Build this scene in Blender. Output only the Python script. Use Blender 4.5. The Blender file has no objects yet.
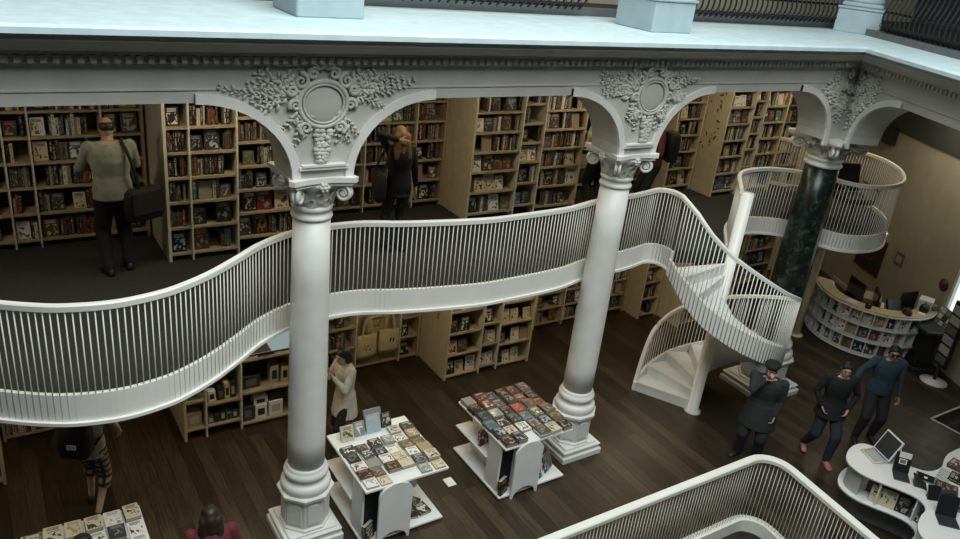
import bpy, bmesh, math, random
import numpy as np
from mathutils import Vector, Matrix
SC = bpy.context.scene
COL = SC.collection
PI = math.pi
rnd = random.Random(7)
R_ = math.radians

# ------------------------------------------------------------------ materials
MATS = {}
def _nt(name):
    m = bpy.data.materials.new(name); m.use_nodes = True
    nt = m.node_tree; b = nt.nodes['Principled BSDF']
    MATS[name] = m
    return m, nt, b
def plain(name, c, rough=.6, var=.12, scale=6., metal=0., bump=0., bscale=60., spec=.5):
    """paint-like material: base colour with mild procedural noise"""
    m, nt, b = _nt(name)
    tc = nt.nodes.new('ShaderNodeTexCoord')
    n = nt.nodes.new('ShaderNodeTexNoise'); n.inputs['Scale'].default_value = scale; n.inputs['Detail'].default_value = 5
    nt.links.new(tc.outputs['Object'], n.inputs['Vector'])
    r = nt.nodes.new('ShaderNodeValToRGB')
    r.color_ramp.elements[0].position = .3; r.color_ramp.elements[1].position = .7
    r.color_ramp.elements[0].color = (*[x*(1-var) for x in c], 1); r.color_ramp.elements[1].color = (*[min(1, x*(1+var*.5)) for x in c], 1)
    nt.links.new(n.outputs['Fac'], r.inputs['Fac']); nt.links.new(r.outputs['Color'], b.inputs['Base Color'])
    b.inputs['Roughness'].default_value = rough; b.inputs['Metallic'].default_value = metal
    b.inputs['Specular IOR Level'].default_value = spec
    if bump:
        n2 = nt.nodes.new('ShaderNodeTexNoise'); n2.inputs['Scale'].default_value = bscale
        nt.links.new(tc.outputs['Object'], n2.inputs['Vector'])
        bp = nt.nodes.new('ShaderNodeBump'); bp.inputs['Strength'].default_value = bump; bp.inputs['Distance'].default_value = .01
        nt.links.new(n2.outputs['Fac'], bp.inputs['Height']); nt.links.new(bp.outputs['Normal'], b.inputs['Normal'])
    return m
def emit(name, c, s):
    m, nt, b = _nt(name)
    b.inputs['Base Color'].default_value = (*c, 1); b.inputs['Emission Color'].default_value = (*c, 1); b.inputs['Emission Strength'].default_value = s
    return m

plain('white_paint', (.74, .74, .71), .45, .10, 3.)
plain('plaster', (.52, .52, .485), .75, .12, 2.5, bump=.15, bscale=90)
plain('stucco', (.58, .57, .525), .8, .2, 9., bump=.2, bscale=60)
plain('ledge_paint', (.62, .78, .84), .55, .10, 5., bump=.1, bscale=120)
plain('grey_blue_paint', (.40, .50, .54), .6, .1, 4.)
plain('white_metal', (.80, .80, .76), .35, .05, 3.)
plain('ivory_metal', (.74, .68, .52), .4, .06, 3.)
plain('white_laminate', (.78, .79, .78), .35, .05, 4.)
plain('grey_laminate', (.42, .44, .45), .45, .06, 4.)
plain('shelf_wood', (.40, .335, .215), .55, .18, 12.)
plain('panel_wood', (.58, .50, .34), .6, .1, 8.)
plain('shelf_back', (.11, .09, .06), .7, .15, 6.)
plain('shelf_edge', (.66, .63, .54), .5, .08, 6.)
plain('carpet', (.026, .026, .022), .95, .35, 40., bump=.4, bscale=220)
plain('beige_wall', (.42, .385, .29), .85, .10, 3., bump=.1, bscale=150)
plain('cream_wall', (.60, .55, .43), .85, .08, 3.)
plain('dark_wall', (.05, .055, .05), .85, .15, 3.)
plain('brown_wall', (.12, .095, .06), .85, .15, 3.)
plain('basement_floor', (.40, .42, .36), .6, .15, 3.)
plain('black_iron', (.012, .012, .013), .4, .2, 8.)
plain('black_plastic', (.015, .015, .017), .35, .2, 8.)
plain('dark_plastic', (.035, .037, .042), .4, .2, 8.)
plain('screen_glass', (.012, .014, .018), .12, .1, 4.)
plain('steel', (.35, .36, .36), .35, .1, 6., metal=.8)
plain('paper', (.78, .77, .72), .8, .06, 10.)
plain('canvas_bag', (.62, .53, .32), .9, .14, 25., bump=.2, bscale=300)
plain('counter_wood', (.60, .49, .30), .45, .15, 10.)
plain('deep_red', (.085, .010, .012), .5, .3, 6.)
plain('ink', (.03, .028, .025), .7, .1, 8.)
plain('pale_print', (.50, .50, .46), .7, .1, 8.)
plain('cardboard', (.42, .34, .24), .8, .1, 8.)
plain('slate', (.14, .15, .155), .6, .1, 6.)
emit('tv_picture', (.40, .56, .62), .35)
emit('daylight_glass', (.8, .92, .92), 1.0)
emit('lamp_white', (1, .97, .9), 2.0)

def wood_floor():
    m, nt, b = _nt('plank_floor')
    N, L = nt.nodes, nt.links
    tc = N.new('ShaderNodeTexCoord'); mp = N.new('ShaderNodeMapping'); mp.inputs['Rotation'].default_value = (0, 0, PI/2)
    L.new(tc.outputs['Object'], mp.inputs['Vector'])
    br = N.new('ShaderNodeTexBrick'); br.inputs['Scale'].default_value = 1
    br.inputs['Brick Width'].default_value = 2.3; br.inputs['Row Height'].default_value = .185; br.inputs['Mortar Size'].default_value = .0035
    br.inputs['Color1'].default_value = (.030, .022, .014, 1); br.inputs['Color2'].default_value = (.076, .055, .034, 1); br.inputs['Mortar'].default_value = (.008, .006, .004, 1)
    br.offset = .37; br.inputs['Bias'].default_value = -.2
    L.new(mp.outputs['Vector'], br.inputs['Vector'])
    mp2 = N.new('ShaderNodeMapping'); mp2.inputs['Scale'].default_value = (22, 1.1, 1); L.new(tc.outputs['Object'], mp2.inputs['Vector'])
    ns = N.new('ShaderNodeTexNoise'); ns.inputs['Scale'].default_value = 2.2; ns.inputs['Detail'].default_value = 8; ns.inputs['Distortion'].default_value = .6
    L.new(mp2.outputs['Vector'], ns.inputs['Vector'])
    rp = N.new('ShaderNodeValToRGB'); rp.color_ramp.elements[0].position = .3; rp.color_ramp.elements[1].position = .75
    rp.color_ramp.elements[0].color = (.5, .5, .5, 1); rp.color_ramp.elements[1].color = (1.5, 1.45, 1.35, 1)
    L.new(ns.outputs['Fac'], rp.inputs['Fac'])
    mx = N.new('ShaderNodeMix'); mx.data_type = 'RGBA'; mx.blend_type = 'MULTIPLY'; mx.inputs['Factor'].default_value = 1
    L.new(br.outputs['Color'], mx.inputs[6]); L.new(rp.outputs['Color'], mx.inputs[7])
    L.new(mx.outputs[2], b.inputs['Base Color'])
    b.inputs['Roughness'].default_value = .38; b.inputs['Specular IOR Level'].default_value = .5
    bp = N.new('ShaderNodeBump'); bp.inputs['Strength'].default_value = .25; bp.inputs['Distance'].default_value = .004
    L.new(br.outputs['Fac'], bp.inputs['Height']); bp.invert = True; L.new(bp.outputs['Normal'], b.inputs['Normal'])
wood_floor()
def marble():
    m, nt, b = _nt('green_marble'); N, L = nt.nodes, nt.links
    tc = N.new('ShaderNodeTexCoord')
    ns = N.new('ShaderNodeTexNoise'); ns.inputs['Scale'].default_value = 7; ns.inputs['Detail'].default_value = 10; ns.inputs['Distortion'].default_value = 1.5
    L.new(tc.outputs['Object'], ns.inputs['Vector'])
    rp = N.new('ShaderNodeValToRGB'); e = rp.color_ramp.elements
    e[0].position = .38; e[0].color = (.004, .007, .006, 1); e[1].position = .72; e[1].color = (.045, .085, .07, 1)
    x = e.new(.55); x.color = (.010, .020, .016, 1)
    L.new(ns.outputs['Fac'], rp.inputs['Fac']); L.new(rp.outputs['Color'], b.inputs['Base Color']); b.inputs['Roughness'].default_value = .3
marble()
def printed():
    """cover stock: two colours per face (attributes col, acc), art and title bars laid out in the cover's own UV"""
    m, nt, b = _nt('printed_cover'); N, L = nt.nodes, nt.links
    a1 = N.new('ShaderNodeAttribute'); a1.attribute_name = 'col'
    a2 = N.new('ShaderNodeAttribute'); a2.attribute_name = 'acc'
    a3 = N.new('ShaderNodeAttribute'); a3.attribute_name = 'seed'
    uv = N.new('ShaderNodeUVMap'); uv.uv_map = 'uv'
    sp = N.new('ShaderNodeSeparateXYZ'); L.new(uv.outputs['UV'], sp.inputs[0])
    cb = N.new('ShaderNodeCombineXYZ'); L.new(sp.outputs['X'], cb.inputs['X']); L.new(sp.outputs['Y'], cb.inputs['Y']); 
    ml = N.new('ShaderNodeMath'); ml.operation = 'MULTIPLY'; ml.inputs[1].default_value = 37; L.new(a3.outputs['Fac'], ml.inputs[0]); L.new(ml.outputs[0], cb.inputs['Z'])
    ns = N.new('ShaderNodeTexNoise'); ns.inputs['Scale'].default_value = 2.6; ns.inputs['Detail'].default_value = 3; ns.inputs['Distortion'].default_value = 1.2
    L.new(cb.outputs[0], ns.inputs['Vector'])
    def mth(op, x, y=None, cl=False):
        k = N.new('ShaderNodeMath'); k.operation = op; k.use_clamp = cl
        for i, v in enumerate((x, y)):
            if v is None: continue
            if isinstance(v, (int, float)): k.inputs[i].default_value = v
            else: L.new(v, k.inputs[i])
        return k.outputs[0]
    U, V = sp.outputs['X'], sp.outputs['Y']
    du = mth('ABSOLUTE', mth('SUBTRACT', U, .5))
    art = mth('MULTIPLY', mth('GREATER_THAN', ns.outputs['Fac'], .54), mth('LESS_THAN', mth('ABSOLUTE', mth('SUBTRACT', V, .38)), .30))
    art = mth('MULTIPLY', art, mth('LESS_THAN', du, .40))
    rows = mth('GREATER_THAN', mth('FRACT', mth('MULTIPLY', V, 14.)), .45)
    ttl = mth('MULTIPLY', mth('MULTIPLY', rows, mth('LESS_THAN', mth('ABSOLUTE', mth('SUBTRACT', V, .83)), .09)), mth('LESS_THAN', du, .33))
    f = mth('MAXIMUM', art, ttl, True)
    mx = N.new('ShaderNodeMix'); mx.data_type = 'RGBA'; L.new(f, mx.inputs['Factor']); L.new(a1.outputs['Color'], mx.inputs[6]); L.new(a2.outputs['Color'], mx.inputs[7])
    L.new(mx.outputs[2], b.inputs['Base Color']); b.inputs['Roughness'].default_value = .4
printed()

# ------------------------------------------------------------------ mesh builder
class MB:
    def __init__(s): s.v = []; s.f = []; s.mi = []; s.sm = []; s.cur = 0
    def add(s, vs, fs, smooth=False, M=None):
        o = len(s.v)
        s.v += [tuple(M @ Vector(p)) if M else tuple(p) for p in vs]
        for q in fs: s.f.append([o+i for i in q]); s.mi.append(s.cur); s.sm.append(smooth)
        return s
    def box(s, x0, x1, y0, y1, z0, z1, M=None):
        vs = [(x, y, z) for x in (x0, x1) for y in (y0, y1) for z in (z0, z1)]
        return s.add(vs, [(0,1,3,2),(4,6,7,5),(0,4,5,1),(2,3,7,6),(0,2,6,4),(1,5,7,3)], False, M)
    def cbox(s, x0, x1, y0, y1, z0, z1, c=.006, M=None):
        """box whose vertical edges and top are chamfered by c"""
        def ring(i, z): return [(x0+i+c, y0+i, z), (x1-i-c, y0+i, z), (x1-i, y0+i+c, z), (x1-i, y1-i-c, z), (x1-i-c, y1-i, z), (x0+i+c, y1-i, z), (x0+i, y1-i-c, z), (x0+i, y0+i+c, z)]
        return s.loft([ring(c, z0), ring(0, z0+c), ring(0, z1-c), ring(c, z1)], M=M)
    def loft(s, rings, smooth=False, caps=True, closed=True, M=None, loop=False):
        n = len(rings[0]); vs = [p for r in rings for p in r]; fs = []
        m = len(rings)
        for k in range(m if loop else m-1):
            k2 = (k+1) % m
            for i in range(n if closed else n-1):
                j = (i+1) % n; fs.append((k*n+i, k*n+j, k2*n+j, k2*n+i))
        if caps and closed and not loop: fs.append(tuple(range(n-1, -1, -1))); fs.append(tuple((m-1)*n+i for i in range(n)))
        return s.add(vs, fs, smooth, M)
    def prism(s, poly, z0, z1, M=None, smooth=False):
        n = len(poly); vs = [(x, y, z0) for x, y in poly]+[(x, y, z1) for x, y in poly]
        fs = [tuple(range(n-1, -1, -1)), tuple(range(n, 2*n))]
        s.add(vs, fs, False, M); o = len(s.v)-2*n
        for i in range(n):
            j = (i+1) % n; s.f.append([o+i, o+j, o+n+j, o+n+i]); s.mi.append(s.cur); s.sm.append(smooth)
        return s
    def lathe(s, prof, c=(0, 0, 0), n=24, ph=0, smooth=True, M=None, e=(1, 1)):
        rings = [[(c[0]+r*e[0]*math.cos(ph+2*PI*i/n), c[1]+r*e[1]*math.sin(ph+2*PI*i/n), c[2]+z) for i in range(n)] for r, z in prof]
        return s.loft(rings, smooth, True, True, M)
    def tube(s, path, r, n=6, closed=False, smooth=True, M=None):
        P = [Vector(p) for p in path]; m = len(P)
        rr = r if isinstance(r, (list, tuple)) else [r]*m
        rings = []; up = None
        for i in range(m):
            if closed: t = P[(i+1) % m]-P[i-1]
            else: t = P[min(i+1, m-1)]-P[max(i-1, 0)]
            if t.length < 1e-9: t = Vector((0, 0, 1))
            t.normalize()
            if up is None:
                up = Vector((0, 0, 1)) if abs(t.z) < .9 else Vector((1, 0, 0))
            a = up - t*up.dot(t)
            if a.length < 1e-6: a = t.orthogonal()
            a.normalize(); b = t.cross(a); up = a
            rings.append([tuple(P[i]+(a*math.cos(2*PI*k/n)+b*math.sin(2*PI*k/n))*rr[i]) for k in range(n)])
        return s.loft(rings, smooth, True, True, M, loop=closed)
    def sweep(s, path, prof, closed=False, smooth=False, side=None):
        """prof = [(offset to the left of travel, dz)] swept along a 3-D path, section kept upright"""
        P = [Vector(p) for p in path]; m = len(P); rings = []
        for i in range(m):
            def dirn(a, b):
                d = (P[b]-P[a]); d.z = 0
                return d.normalized() if d.length > 1e-9 else Vector((1, 0, 0))
            if closed: d0, d1 = dirn((i-1) % m, i), dirn(i, (i+1) % m)
            else:
                d0 = dirn(max(i-1, 0), max(i, 1)); d1 = dirn(min(i, m-2), min(i+1, m-1))
            n0 = Vector((-d0.y, d0.x, 0)); n1 = Vector((-d1.y, d1.x, 0)); nn = n0+n1
            nn = nn/max(nn.length_squared, .3)*2 if nn.length > 1e-6 else n0
            rings.append([tuple(P[i]+nn*o+Vector((0, 0, dz))) for o, dz in prof])
        return s.loft(rings, smooth, True, True, None, loop=closed)
    def ball(s, c, r, n=10, m=6, M=None, smooth=True):
        r = (r, r, r) if isinstance(r, (int, float)) else r
        vs = [(c[0], c[1], c[2]-r[2])]; fs = []
        for j in range(1, m):
            t = -PI/2+PI*j/m
            for i in range(n):
                a = 2*PI*i/n; vs.append((c[0]+r[0]*math.cos(t)*math.cos(a), c[1]+r[1]*math.cos(t)*math.sin(a), c[2]+r[2]*math.sin(t)))
        vs.append((c[0], c[1], c[2]+r[2])); top = len(vs)-1
        for i in range(n):
            j = (i+1) % n; fs.append((0, 1+j, 1+i)); fs.append((top, 1+(m-2)*n+i, 1+(m-2)*n+j))
            for k in range(m-2): fs.append((1+k*n+i, 1+k*n+j, 1+(k+1)*n+j, 1+(k+1)*n+i))
        return s.add(vs, fs, smooth, M)
    def build(s, name, mat, parent=None, world=True, bevel=0, weld=False):
        vs = s.v
        if parent is not None and world:
            inv = wmat(parent).inverted(); vs = [tuple(inv @ Vector(p)) for p in vs]
        me = bpy.data.meshes.new(name); me.from_pydata(vs, [], s.f); me.update()
        mats = mat if isinstance(mat, (list, tuple)) else [mat]
        for k in mats: me.materials.append(MATS[k] if isinstance(k, str) else k)
        me.polygons.foreach_set('material_index', s.mi); me.polygons.foreach_set('use_smooth', s.sm)
        bm = bmesh.new(); bm.from_mesh(me)
        if weld: bmesh.ops.remove_doubles(bm, verts=bm.verts, dist=1e-5)
        bmesh.ops.recalc_face_normals(bm, faces=bm.faces); bm.to_mesh(me); bm.free()
        o = bpy.data.objects.new(name, me); COL.objects.link(o)
        if parent is not None: o.parent = parent
        if bevel:
            k = o.modifiers.new('bevel', 'BEVEL'); k.width = bevel; k.segments = 2; k.limit_method = 'ANGLE'; k.angle_limit = R_(40)
        return o
def wmat(o):
    M = Matrix.Identity(4)
    while o is not None: M = o.matrix_basis @ M; o = o.parent
    return M
def tag(o, label, cat, group=None):
    o['label'] = label; o['category'] = cat
    if group: o['group'] = group
    return o
def thing(name, label, cat, loc=(0, 0, 0), rz=0, group=None):
    o = bpy.data.objects.new(name, None); o.empty_display_size = .1; COL.objects.link(o)
    o.location = loc; o.rotation_euler = (0, 0, rz)
    o.matrix_basis = Matrix.Translation(loc) @ Matrix.Rotation(rz, 4, 'Z')
    return tag(o, label, cat, group)
def struct(name, mb, mat, parent=None, label=None, cat=None, **k):
    o = mb.build(name, mat, parent, **k)
    if parent is None:
        o['kind'] = 'structure'
        if label: o['label'] = label
        if cat: o['category'] = cat
    return o
def crom(pts, n=8, closed=False):
    """Catmull-Rom through points"""
    P = [Vector(p) for p in pts]; m = len(P); out = []
    for i in range(m if closed else m-1):
        g = lambda k: P[k % m] if closed else P[max(0, min(m-1, k))]
        a, b, c, d = g(i-1), g(i), g(i+1), g(i+2)
        for k in range(n):
            t = k/n
            out.append(.5*((2*b)+(c-a)*t+(2*a-5*b+4*c-d)*t*t+(3*b-a-3*c+d)*t**3))
    if not closed: out.append(P[-1])
    return out
def resample(path, step):
    P = [Vector(p) for p in path]; L = [0]
    for a, b in zip(P, P[1:]): L.append(L[-1]+(b-a).length)
    n = max(1, round(L[-1]/step)); out = []; j = 0
    for i in range(n+1):
        s = L[-1]*i/n
        while j < len(L)-2 and L[j+1] < s: j += 1
        t = (s-L[j])/max(L[j+1]-L[j], 1e-9); out.append(P[j].lerp(P[j+1], min(max(t, 0), 1)))
    return out
def interp(tab, x):
    if x <= tab[0][0]: return tab[0][1]
    for (a, u), (b, v) in zip(tab, tab[1:]):
        if x <= b: return u+(v-u)*(x-a)/(b-a)
    return tab[-1][1]

# ------------------------------------------------------------------ camera
f, th, ro, ya, H = 784., R_(23.7), R_(6.75), R_(55), 7.0
d = Vector((math.cos(ya)*math.cos(th), math.sin(ya)*math.cos(th), -math.sin(th)))
r0 = Vector((math.sin(ya), -math.cos(ya), 0)); u0 = r0.cross(d)
c_, s_ = math.cos(ro), math.sin(ro)
r = r0*c_+u0*s_; u = u0*c_-r0*s_
cam = bpy.data.objects.new('camera', bpy.data.cameras.new('camera')); COL.objects.link(cam)
cam.matrix_world = Matrix(((r.x, u.x, -d.x, 0), (r.y, u.y, -d.y, 0), (r.z, u.z, -d.z, H), (0, 0, 0, 1)))
cam.data.sensor_width = 36; cam.data.lens = f/960*36; cam.data.clip_start = .05
SC.camera = cam
def pix(p):
    q = Vector(p)-Vector((0, 0, H)); z = q.dot(d)
    return (480+f*q.dot(r)/z, 269.5-f*q.dot(u)/z, z)
# ------------------------------------------------------------------ setting
F = 2.88            # mezzanine floor
COLS = [(2.82, 7.10), (6.93, 7.10), (11.28, 7.07)]
NW = (9.50, 6.98)   # spiral stair newel
# ground floor with the rectangular opening to the basement
m = MB()
op = [(8.16, 1.0), (8.41, 4.55), (8.36, 4.74), (8.2, 4.83), (3.0, 4.86)]
m.add([(-4, -3, 0), (20, -3, 0), (20, 11, 0), (-4, 11, 0)] + [(x, y, 0) for x, y in op] + [(3.0, 1.0, 0), (-4, 4.86, 0), (-4, 1, 0), (20, 1.0, 0), (20, 4.55, 0), (20, 4.74, 0), (20, 4.83, 0)],
      [(0, 1, 12, 4, 9, 11), (11, 9, 8, 10), (4, 12, 13, 5), (5, 13, 14, 6), (6, 14, 15, 7), (7, 15, 2, 3, 10, 8)])
struct('floor', m, 'plank_floor', label='dark brown plank floor of the bookshop ground level', cat='floor')
m = MB(); m.box(2.9, 9.2, .8, 5.6, -3.1, -3.0); struct('floor_basement', m, 'basement_floor', label='pale basement floor seen down the floor opening', cat='floor')
m = MB(); m.box(2.9, 9.2, 4.90, 5.6, -3.0, -.16); struct('wall_basement', m, 'beige_wall', label='basement wall under the floor opening', cat='wall')
m = MB(); m.box(8.45, 9.2, .8, 4.90, -3.0, -.16); struct('wall_basement_right', m, 'beige_wall', label='basement side wall under the floor opening', cat='wall')
# mezzanine edge (outer face of the fascia), mirrored bay by bay
half = [(.83, 6.36), (1.2, 6.42), (1.45, 6.53), (1.72, 6.70), (2.03, 6.95), (2.33, 7.20), (2.73, 7.41), (3.19, 7.48)]
left = [(1.66-x, y) for x, y in half[:0:-1]]
EDGE2 = left+half+[(3.58, 7.46), (3.98, 7.34), (4.44, 7.24), (5.0, 7.15), (5.45, 7.145), (6.28, 7.19), (6.83, 7.32), (7.25, 7.38), (7.57, 7.38), (7.93, 7.44), (8.20, 7.49), (8.36, 7.37)]
a0 = 172
EDGE2 += [(NW[0]+1.17*math.cos(R_(a0)), NW[1]+1.17*math.sin(R_(a0)))]
EDGE = [p.to_tuple() for p in resample(crom([(x, y, 0) for x, y in EDGE2], 10), .055)]
POD2 = [(9.50, 7.10), (10.12, 7.68), (10.42, 7.86), (10.80, 7.92), (11.2, 7.86), (11.55, 7.62), (11.78, 7.22), (11.97, 6.82), (12.32, 6.62), (12.79, 6.60), (13.27, 6.77), (13.87, 7.21), (14.24, 7.75), (14.28, 8.30), (14.0, 8.75), (13.58, 9.10), (13.25, 9.5), (12.95, 9.6)]
PODE = [p.to_tuple() for p in resample([Vector((*POD2[0], 0))]+crom([(x, y, 0) for x, y in POD2[1:]], 10), .055)]
def inward(path, k_, off=.035):
    out = []
    for i in range(0, len(path), k_):
        A, B = Vector(path[max(0, i-1)]), Vector(path[min(len(path)-1, i+1)]); t_ = (B-A).normalized(); out.append((path[i][0]-t_.y*off, path[i][1]+t_.x*off))
    return out
cut = [p for p in EDGE if not (p[0] > 8.2 and math.atan2(p[1]-NW[1], p[0]-NW[0]) > R_(160.5))]
poly = inward(cut, 2)+[(NW[0]+1.1*math.cos(R_(159)), NW[1]+1.1*math.sin(R_(159))), (NW[0]-.06, NW[1]+.05)]+inward(PODE, 3)[1:]+[(12.92, 9.66), (12.92, 10.7), (EDGE[0][0], 10.7)]
m = MB(); m.prism(poly, F-.2, F)
struct('floor_mezzanine', m, 'carpet', label='dark carpeted mezzanine floor with a wavy edge', cat='floor')
# white fascia under the balusters = trim of the slab
def fascia(path, z0, z1, name, nm, th=.04):
    mb = MB(); P = [(x, y, 0) for x, y, _ in path]
    mb.sweep(P, [(0, z0), (0, z1), (th, z1), (th, z0)], smooth=False)
    mb.sweep(P, [(-.03, z0-.02), (-.03, z0+.012), (.10, z0+.012), (.10, z0-.02)])
    return struct(name, mb, 'white_metal', label=nm, cat='fascia')
fascia(EDGE, F-.19, F+.09, 'trim_1', 'white curved fascia along the wavy mezzanine edge')
fascia(PODE, F-.22, F+.06, 'trim_2', 'white curved fascia around the round balcony and behind the marble column')
# walls
m = MB(); m.box(-4, 17.6, 10.7, 10.9, 0, 9.5); struct('wall_back', m, 'cream_wall', label='cream back wall behind the bookcases', cat='wall')
wd = Vector((-.4545, -.8908, 0)); wn = Vector((-.8908, .4545, 0)); wc = Vector((17.39, 9.88, 0))
def wp(s_, z_, t_=0): return tuple(wc+wd*s_+wn*t_+Vector((0, 0, z_)))
def wbox(mb, s0, s1, z0, z1, t0, t1):
    vs = [wp(a, c, b) for a in (s0, s1) for b in (t0, t1) for c in (z0, z1)]
    return mb.add(vs, [(0,1,3,2),(4,6,7,5),(0,4,5,1),(2,3,7,6),(0,2,6,4),(1,5,7,3)])
m = MB(); wbox(m, -1.2, 3.94, 0, 3.86, -.2, 0); wbox(m, 5.4, 10, 0, 3.86, -.2, 0); wbox(m, 3.94, 5.4, 2.1, 3.86, -.2, 0); wbox(m, 3.94, 5.4, 0, 1.12, -.2, 0)
struct('wall_right', m, 'beige_wall', label='beige wall on the right behind the round counter', cat='wall')
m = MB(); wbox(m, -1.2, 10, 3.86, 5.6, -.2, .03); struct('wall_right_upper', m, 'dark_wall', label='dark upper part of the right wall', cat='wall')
m = MB(); wbox(m, .2, 4.0, 0, .11, 0, .02); struct('baseboard_right', m, 'cream_wall', label='pale skirting board along the right wall', cat='baseboard')
# bright window at the right edge
dr = MB(); wbox(dr, 3.94, 4.0, 1.12, 2.1, -.12, .02); wbox(dr, 5.34, 5.4, 1.12, 2.1, -.12, .02); wbox(dr, 4.0, 5.34, 2.04, 2.1, -.12, .02); wbox(dr, 3.9, 5.44, 1.08, 1.13, -.12, .06)
drf = struct('window_1', dr, 'white_paint', label='window full of daylight at the right edge', cat='window')
g = MB(); wbox(g, 4.0, 5.34, 1.13, 2.04, -.07, -.05); g.build('window_pane', 'daylight_glass', drf)
# mezzanine ceiling / upper floor slab
m = MB(); m.add([(-4, 7.3, 5.40), (11.6, 7.3, 5.40), (8.8, 1.8, 5.40), (14, 1.8, 5.40), (18.3, 10.8, 5.40), (-4, 10.8, 5.40)], [(0, 1, 4, 5), (1, 2, 3, 4)])
struct('ceiling', m, 'plaster', label='mezzanine ceiling behind the arcade', cat='ceiling')
m = MB(); m.prism([(-4, 7.32), (11.5, 7.32), (8.7, 1.8), (14, 1.8), (18.3, 10.8), (-4, 10.8)], 5.46, 6.02)
struct('floor_upper', m, 'carpet', label='dark floor of the upper gallery', cat='floor')

# arcade wall with arches
def arcade(cols, s0, s1, xf):
    """front elevation polygon in (s,z) extruded through the wall thickness by xf(s, t, z)"""
    bot = []
    for c in cols:
        hw, a, b = .31, .86, .74
        L = [(c-hw-a*math.cos(PI/2*k/10)*1.0, 0) for k in range(1)]
        arcL = [(c-hw-a+a*math.sin(PI/2*k/10), 4.60+b*math.cos(PI/2*k/10)) for k in range(11)]
        arcR = [(c+hw+a-a*math.sin(PI/2*k/10), 4.60+b*math.cos(PI/2*k/10)) for k in range(10, -1, -1)]
        bot += [(c-hw-a, 5.345)]+arcL+arcR+[(c+hw+a, 5.345)]
    return bot
m = MB()
b = arcade([-1.29, COLS[0][0], COLS[1][0]], 0, 0, None)
c3 = 11.05
b += [p for p in arcade([c3], 0, 0, None) if p[0] <= c3]
poly = [(-4, 5.345)]+[p for p in b if p[0] > -4]+[(c3+.12, 4.60), (c3+.12, 5.75), (-4, 5.75)]
M1 = Matrix(((1, 0, 0, 0), (0, 0, 1, 0), (0, 1, 0, 0), (0, 0, 0, 1)))   # (s, z, t) -> world x, y=t, z
m.prism(poly, 6.85, 7.34, M1)
arc = struct('wall_front', m, 'plaster', label='white arcade wall with rounded arches above the columns', cat='wall')
# right-hand arcade: starts at the corner pier, runs back towards the camera
rc = Vector((c3+.10, 6.85, 0))
def rp(s_, t_, z_): return tuple(rc+wd*s_+wn*t_+Vector((0, 0, z_)))
hw, a_, b_ = .30, .95, .74
q = [(0, 4.6), (hw, 4.6)]+[(hw+a_-a_*math.sin(PI/2*k/10), 4.60+b_*math.cos(PI/2*k/10)) for k in range(10, -1, -1)]+[(hw+a_, 5.345), (6.0, 5.345), (6.0, 5.75), (0, 5.75)]
m = MB(); m.prism(q, -.45, 0.0)
m.v = [rp(s_, t_, z_) for s_, z_, t_ in m.v]
arc2 = struct('wall_front_right', m, 'plaster', label='white arcade wall turning towards the viewer above the marble column', cat='wall')
# archivolt bands (raised flat strips round each arch) and panel strips
def bands(cols, only_left=()):
    mb = MB()
    for c in cols:
        for sg in (-1, 1):
            if c in only_left and sg == 1: continue
            hw, a, b = .31, .86, .74; w = .085
            inner = [(c+sg*(hw+a), 5.34), ]+[(c+sg*(hw+a-a*math.sin(PI/2*k/12)), 4.60+b*math.cos(PI/2*k/12)) for k in range(13)]+[(c+sg*hw, 4.52)]
            outer = [(c+sg*(hw+a), 5.34+w), ]+[(c+sg*(hw+a-(a+w)*math.sin(PI/2*k/12)), 4.60+(b+w)*math.cos(PI/2*k/12)) for k in range(13)]+[(c+sg*(hw-w), 4.52)]
            for k in range(len(inner)-1):
                A, B, C, D = inner[k], inner[k+1], outer[k+1], outer[k]
                vs = [(x, y, z) for y in (6.815, 6.86) for x, z in (A, B, C, D)]
                mb.add(vs, [(0,1,2,3), (7,6,5,4), (0,4,5,1), (1,5,6,2), (2,6,7,3), (3,7,4,0)])
        if c not in only_left: mb.box(c-.25, c+.25, 6.80, 6.86, 4.69, 4.72); mb.box(c-.22, c+.22, 6.79, 6.86, 4.72, 4.74)
    return mb
bands([-1.29, COLS[0][0], COLS[1][0], c3], (c3,)).build('arch_band', 'white_paint', arc)
mb = MB()
hw, a_, b_, w = .30, .95, .74, .085
inner = [(hw+a_, 5.34)]+[(hw+a_-a_*math.sin(PI/2*k/12), 4.60+b_*math.cos(PI/2*k/12)) for k in range(13)]+[(hw, 4.52)]
outer = [(hw+a_, 5.34+w)]+[(hw+a_-(a_+w)*math.sin(PI/2*k/12), 4.60+(b_+w)*math.cos(PI/2*k/12)) for k in range(13)]+[(hw-w, 4.52)]
for k in range(len(inner)-1):
    vs = [rp(s_, t_, z_) for t_ in (.035, -.01) for s_, z_ in (inner[k], inner[k+1], outer[k+1], outer[k])]
    mb.add(vs, [(0,1,2,3), (7,6,5,4), (0,4,5,1), (1,5,6,2), (2,6,7,3), (3,7,4,0)])
mb.build('arch_band', 'white_paint', arc2)
# thin string course under the frieze
mb = MB()
mb.sweep([(-4, 6.85, 0), (c3+.10, 6.85, 0), rp(6, 0, 0)], [(0, 5.455), (-.012, 5.455), (-.012, 5.47), (0, 5.47)]); mb.build('string_course', 'plaster', arc)
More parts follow.
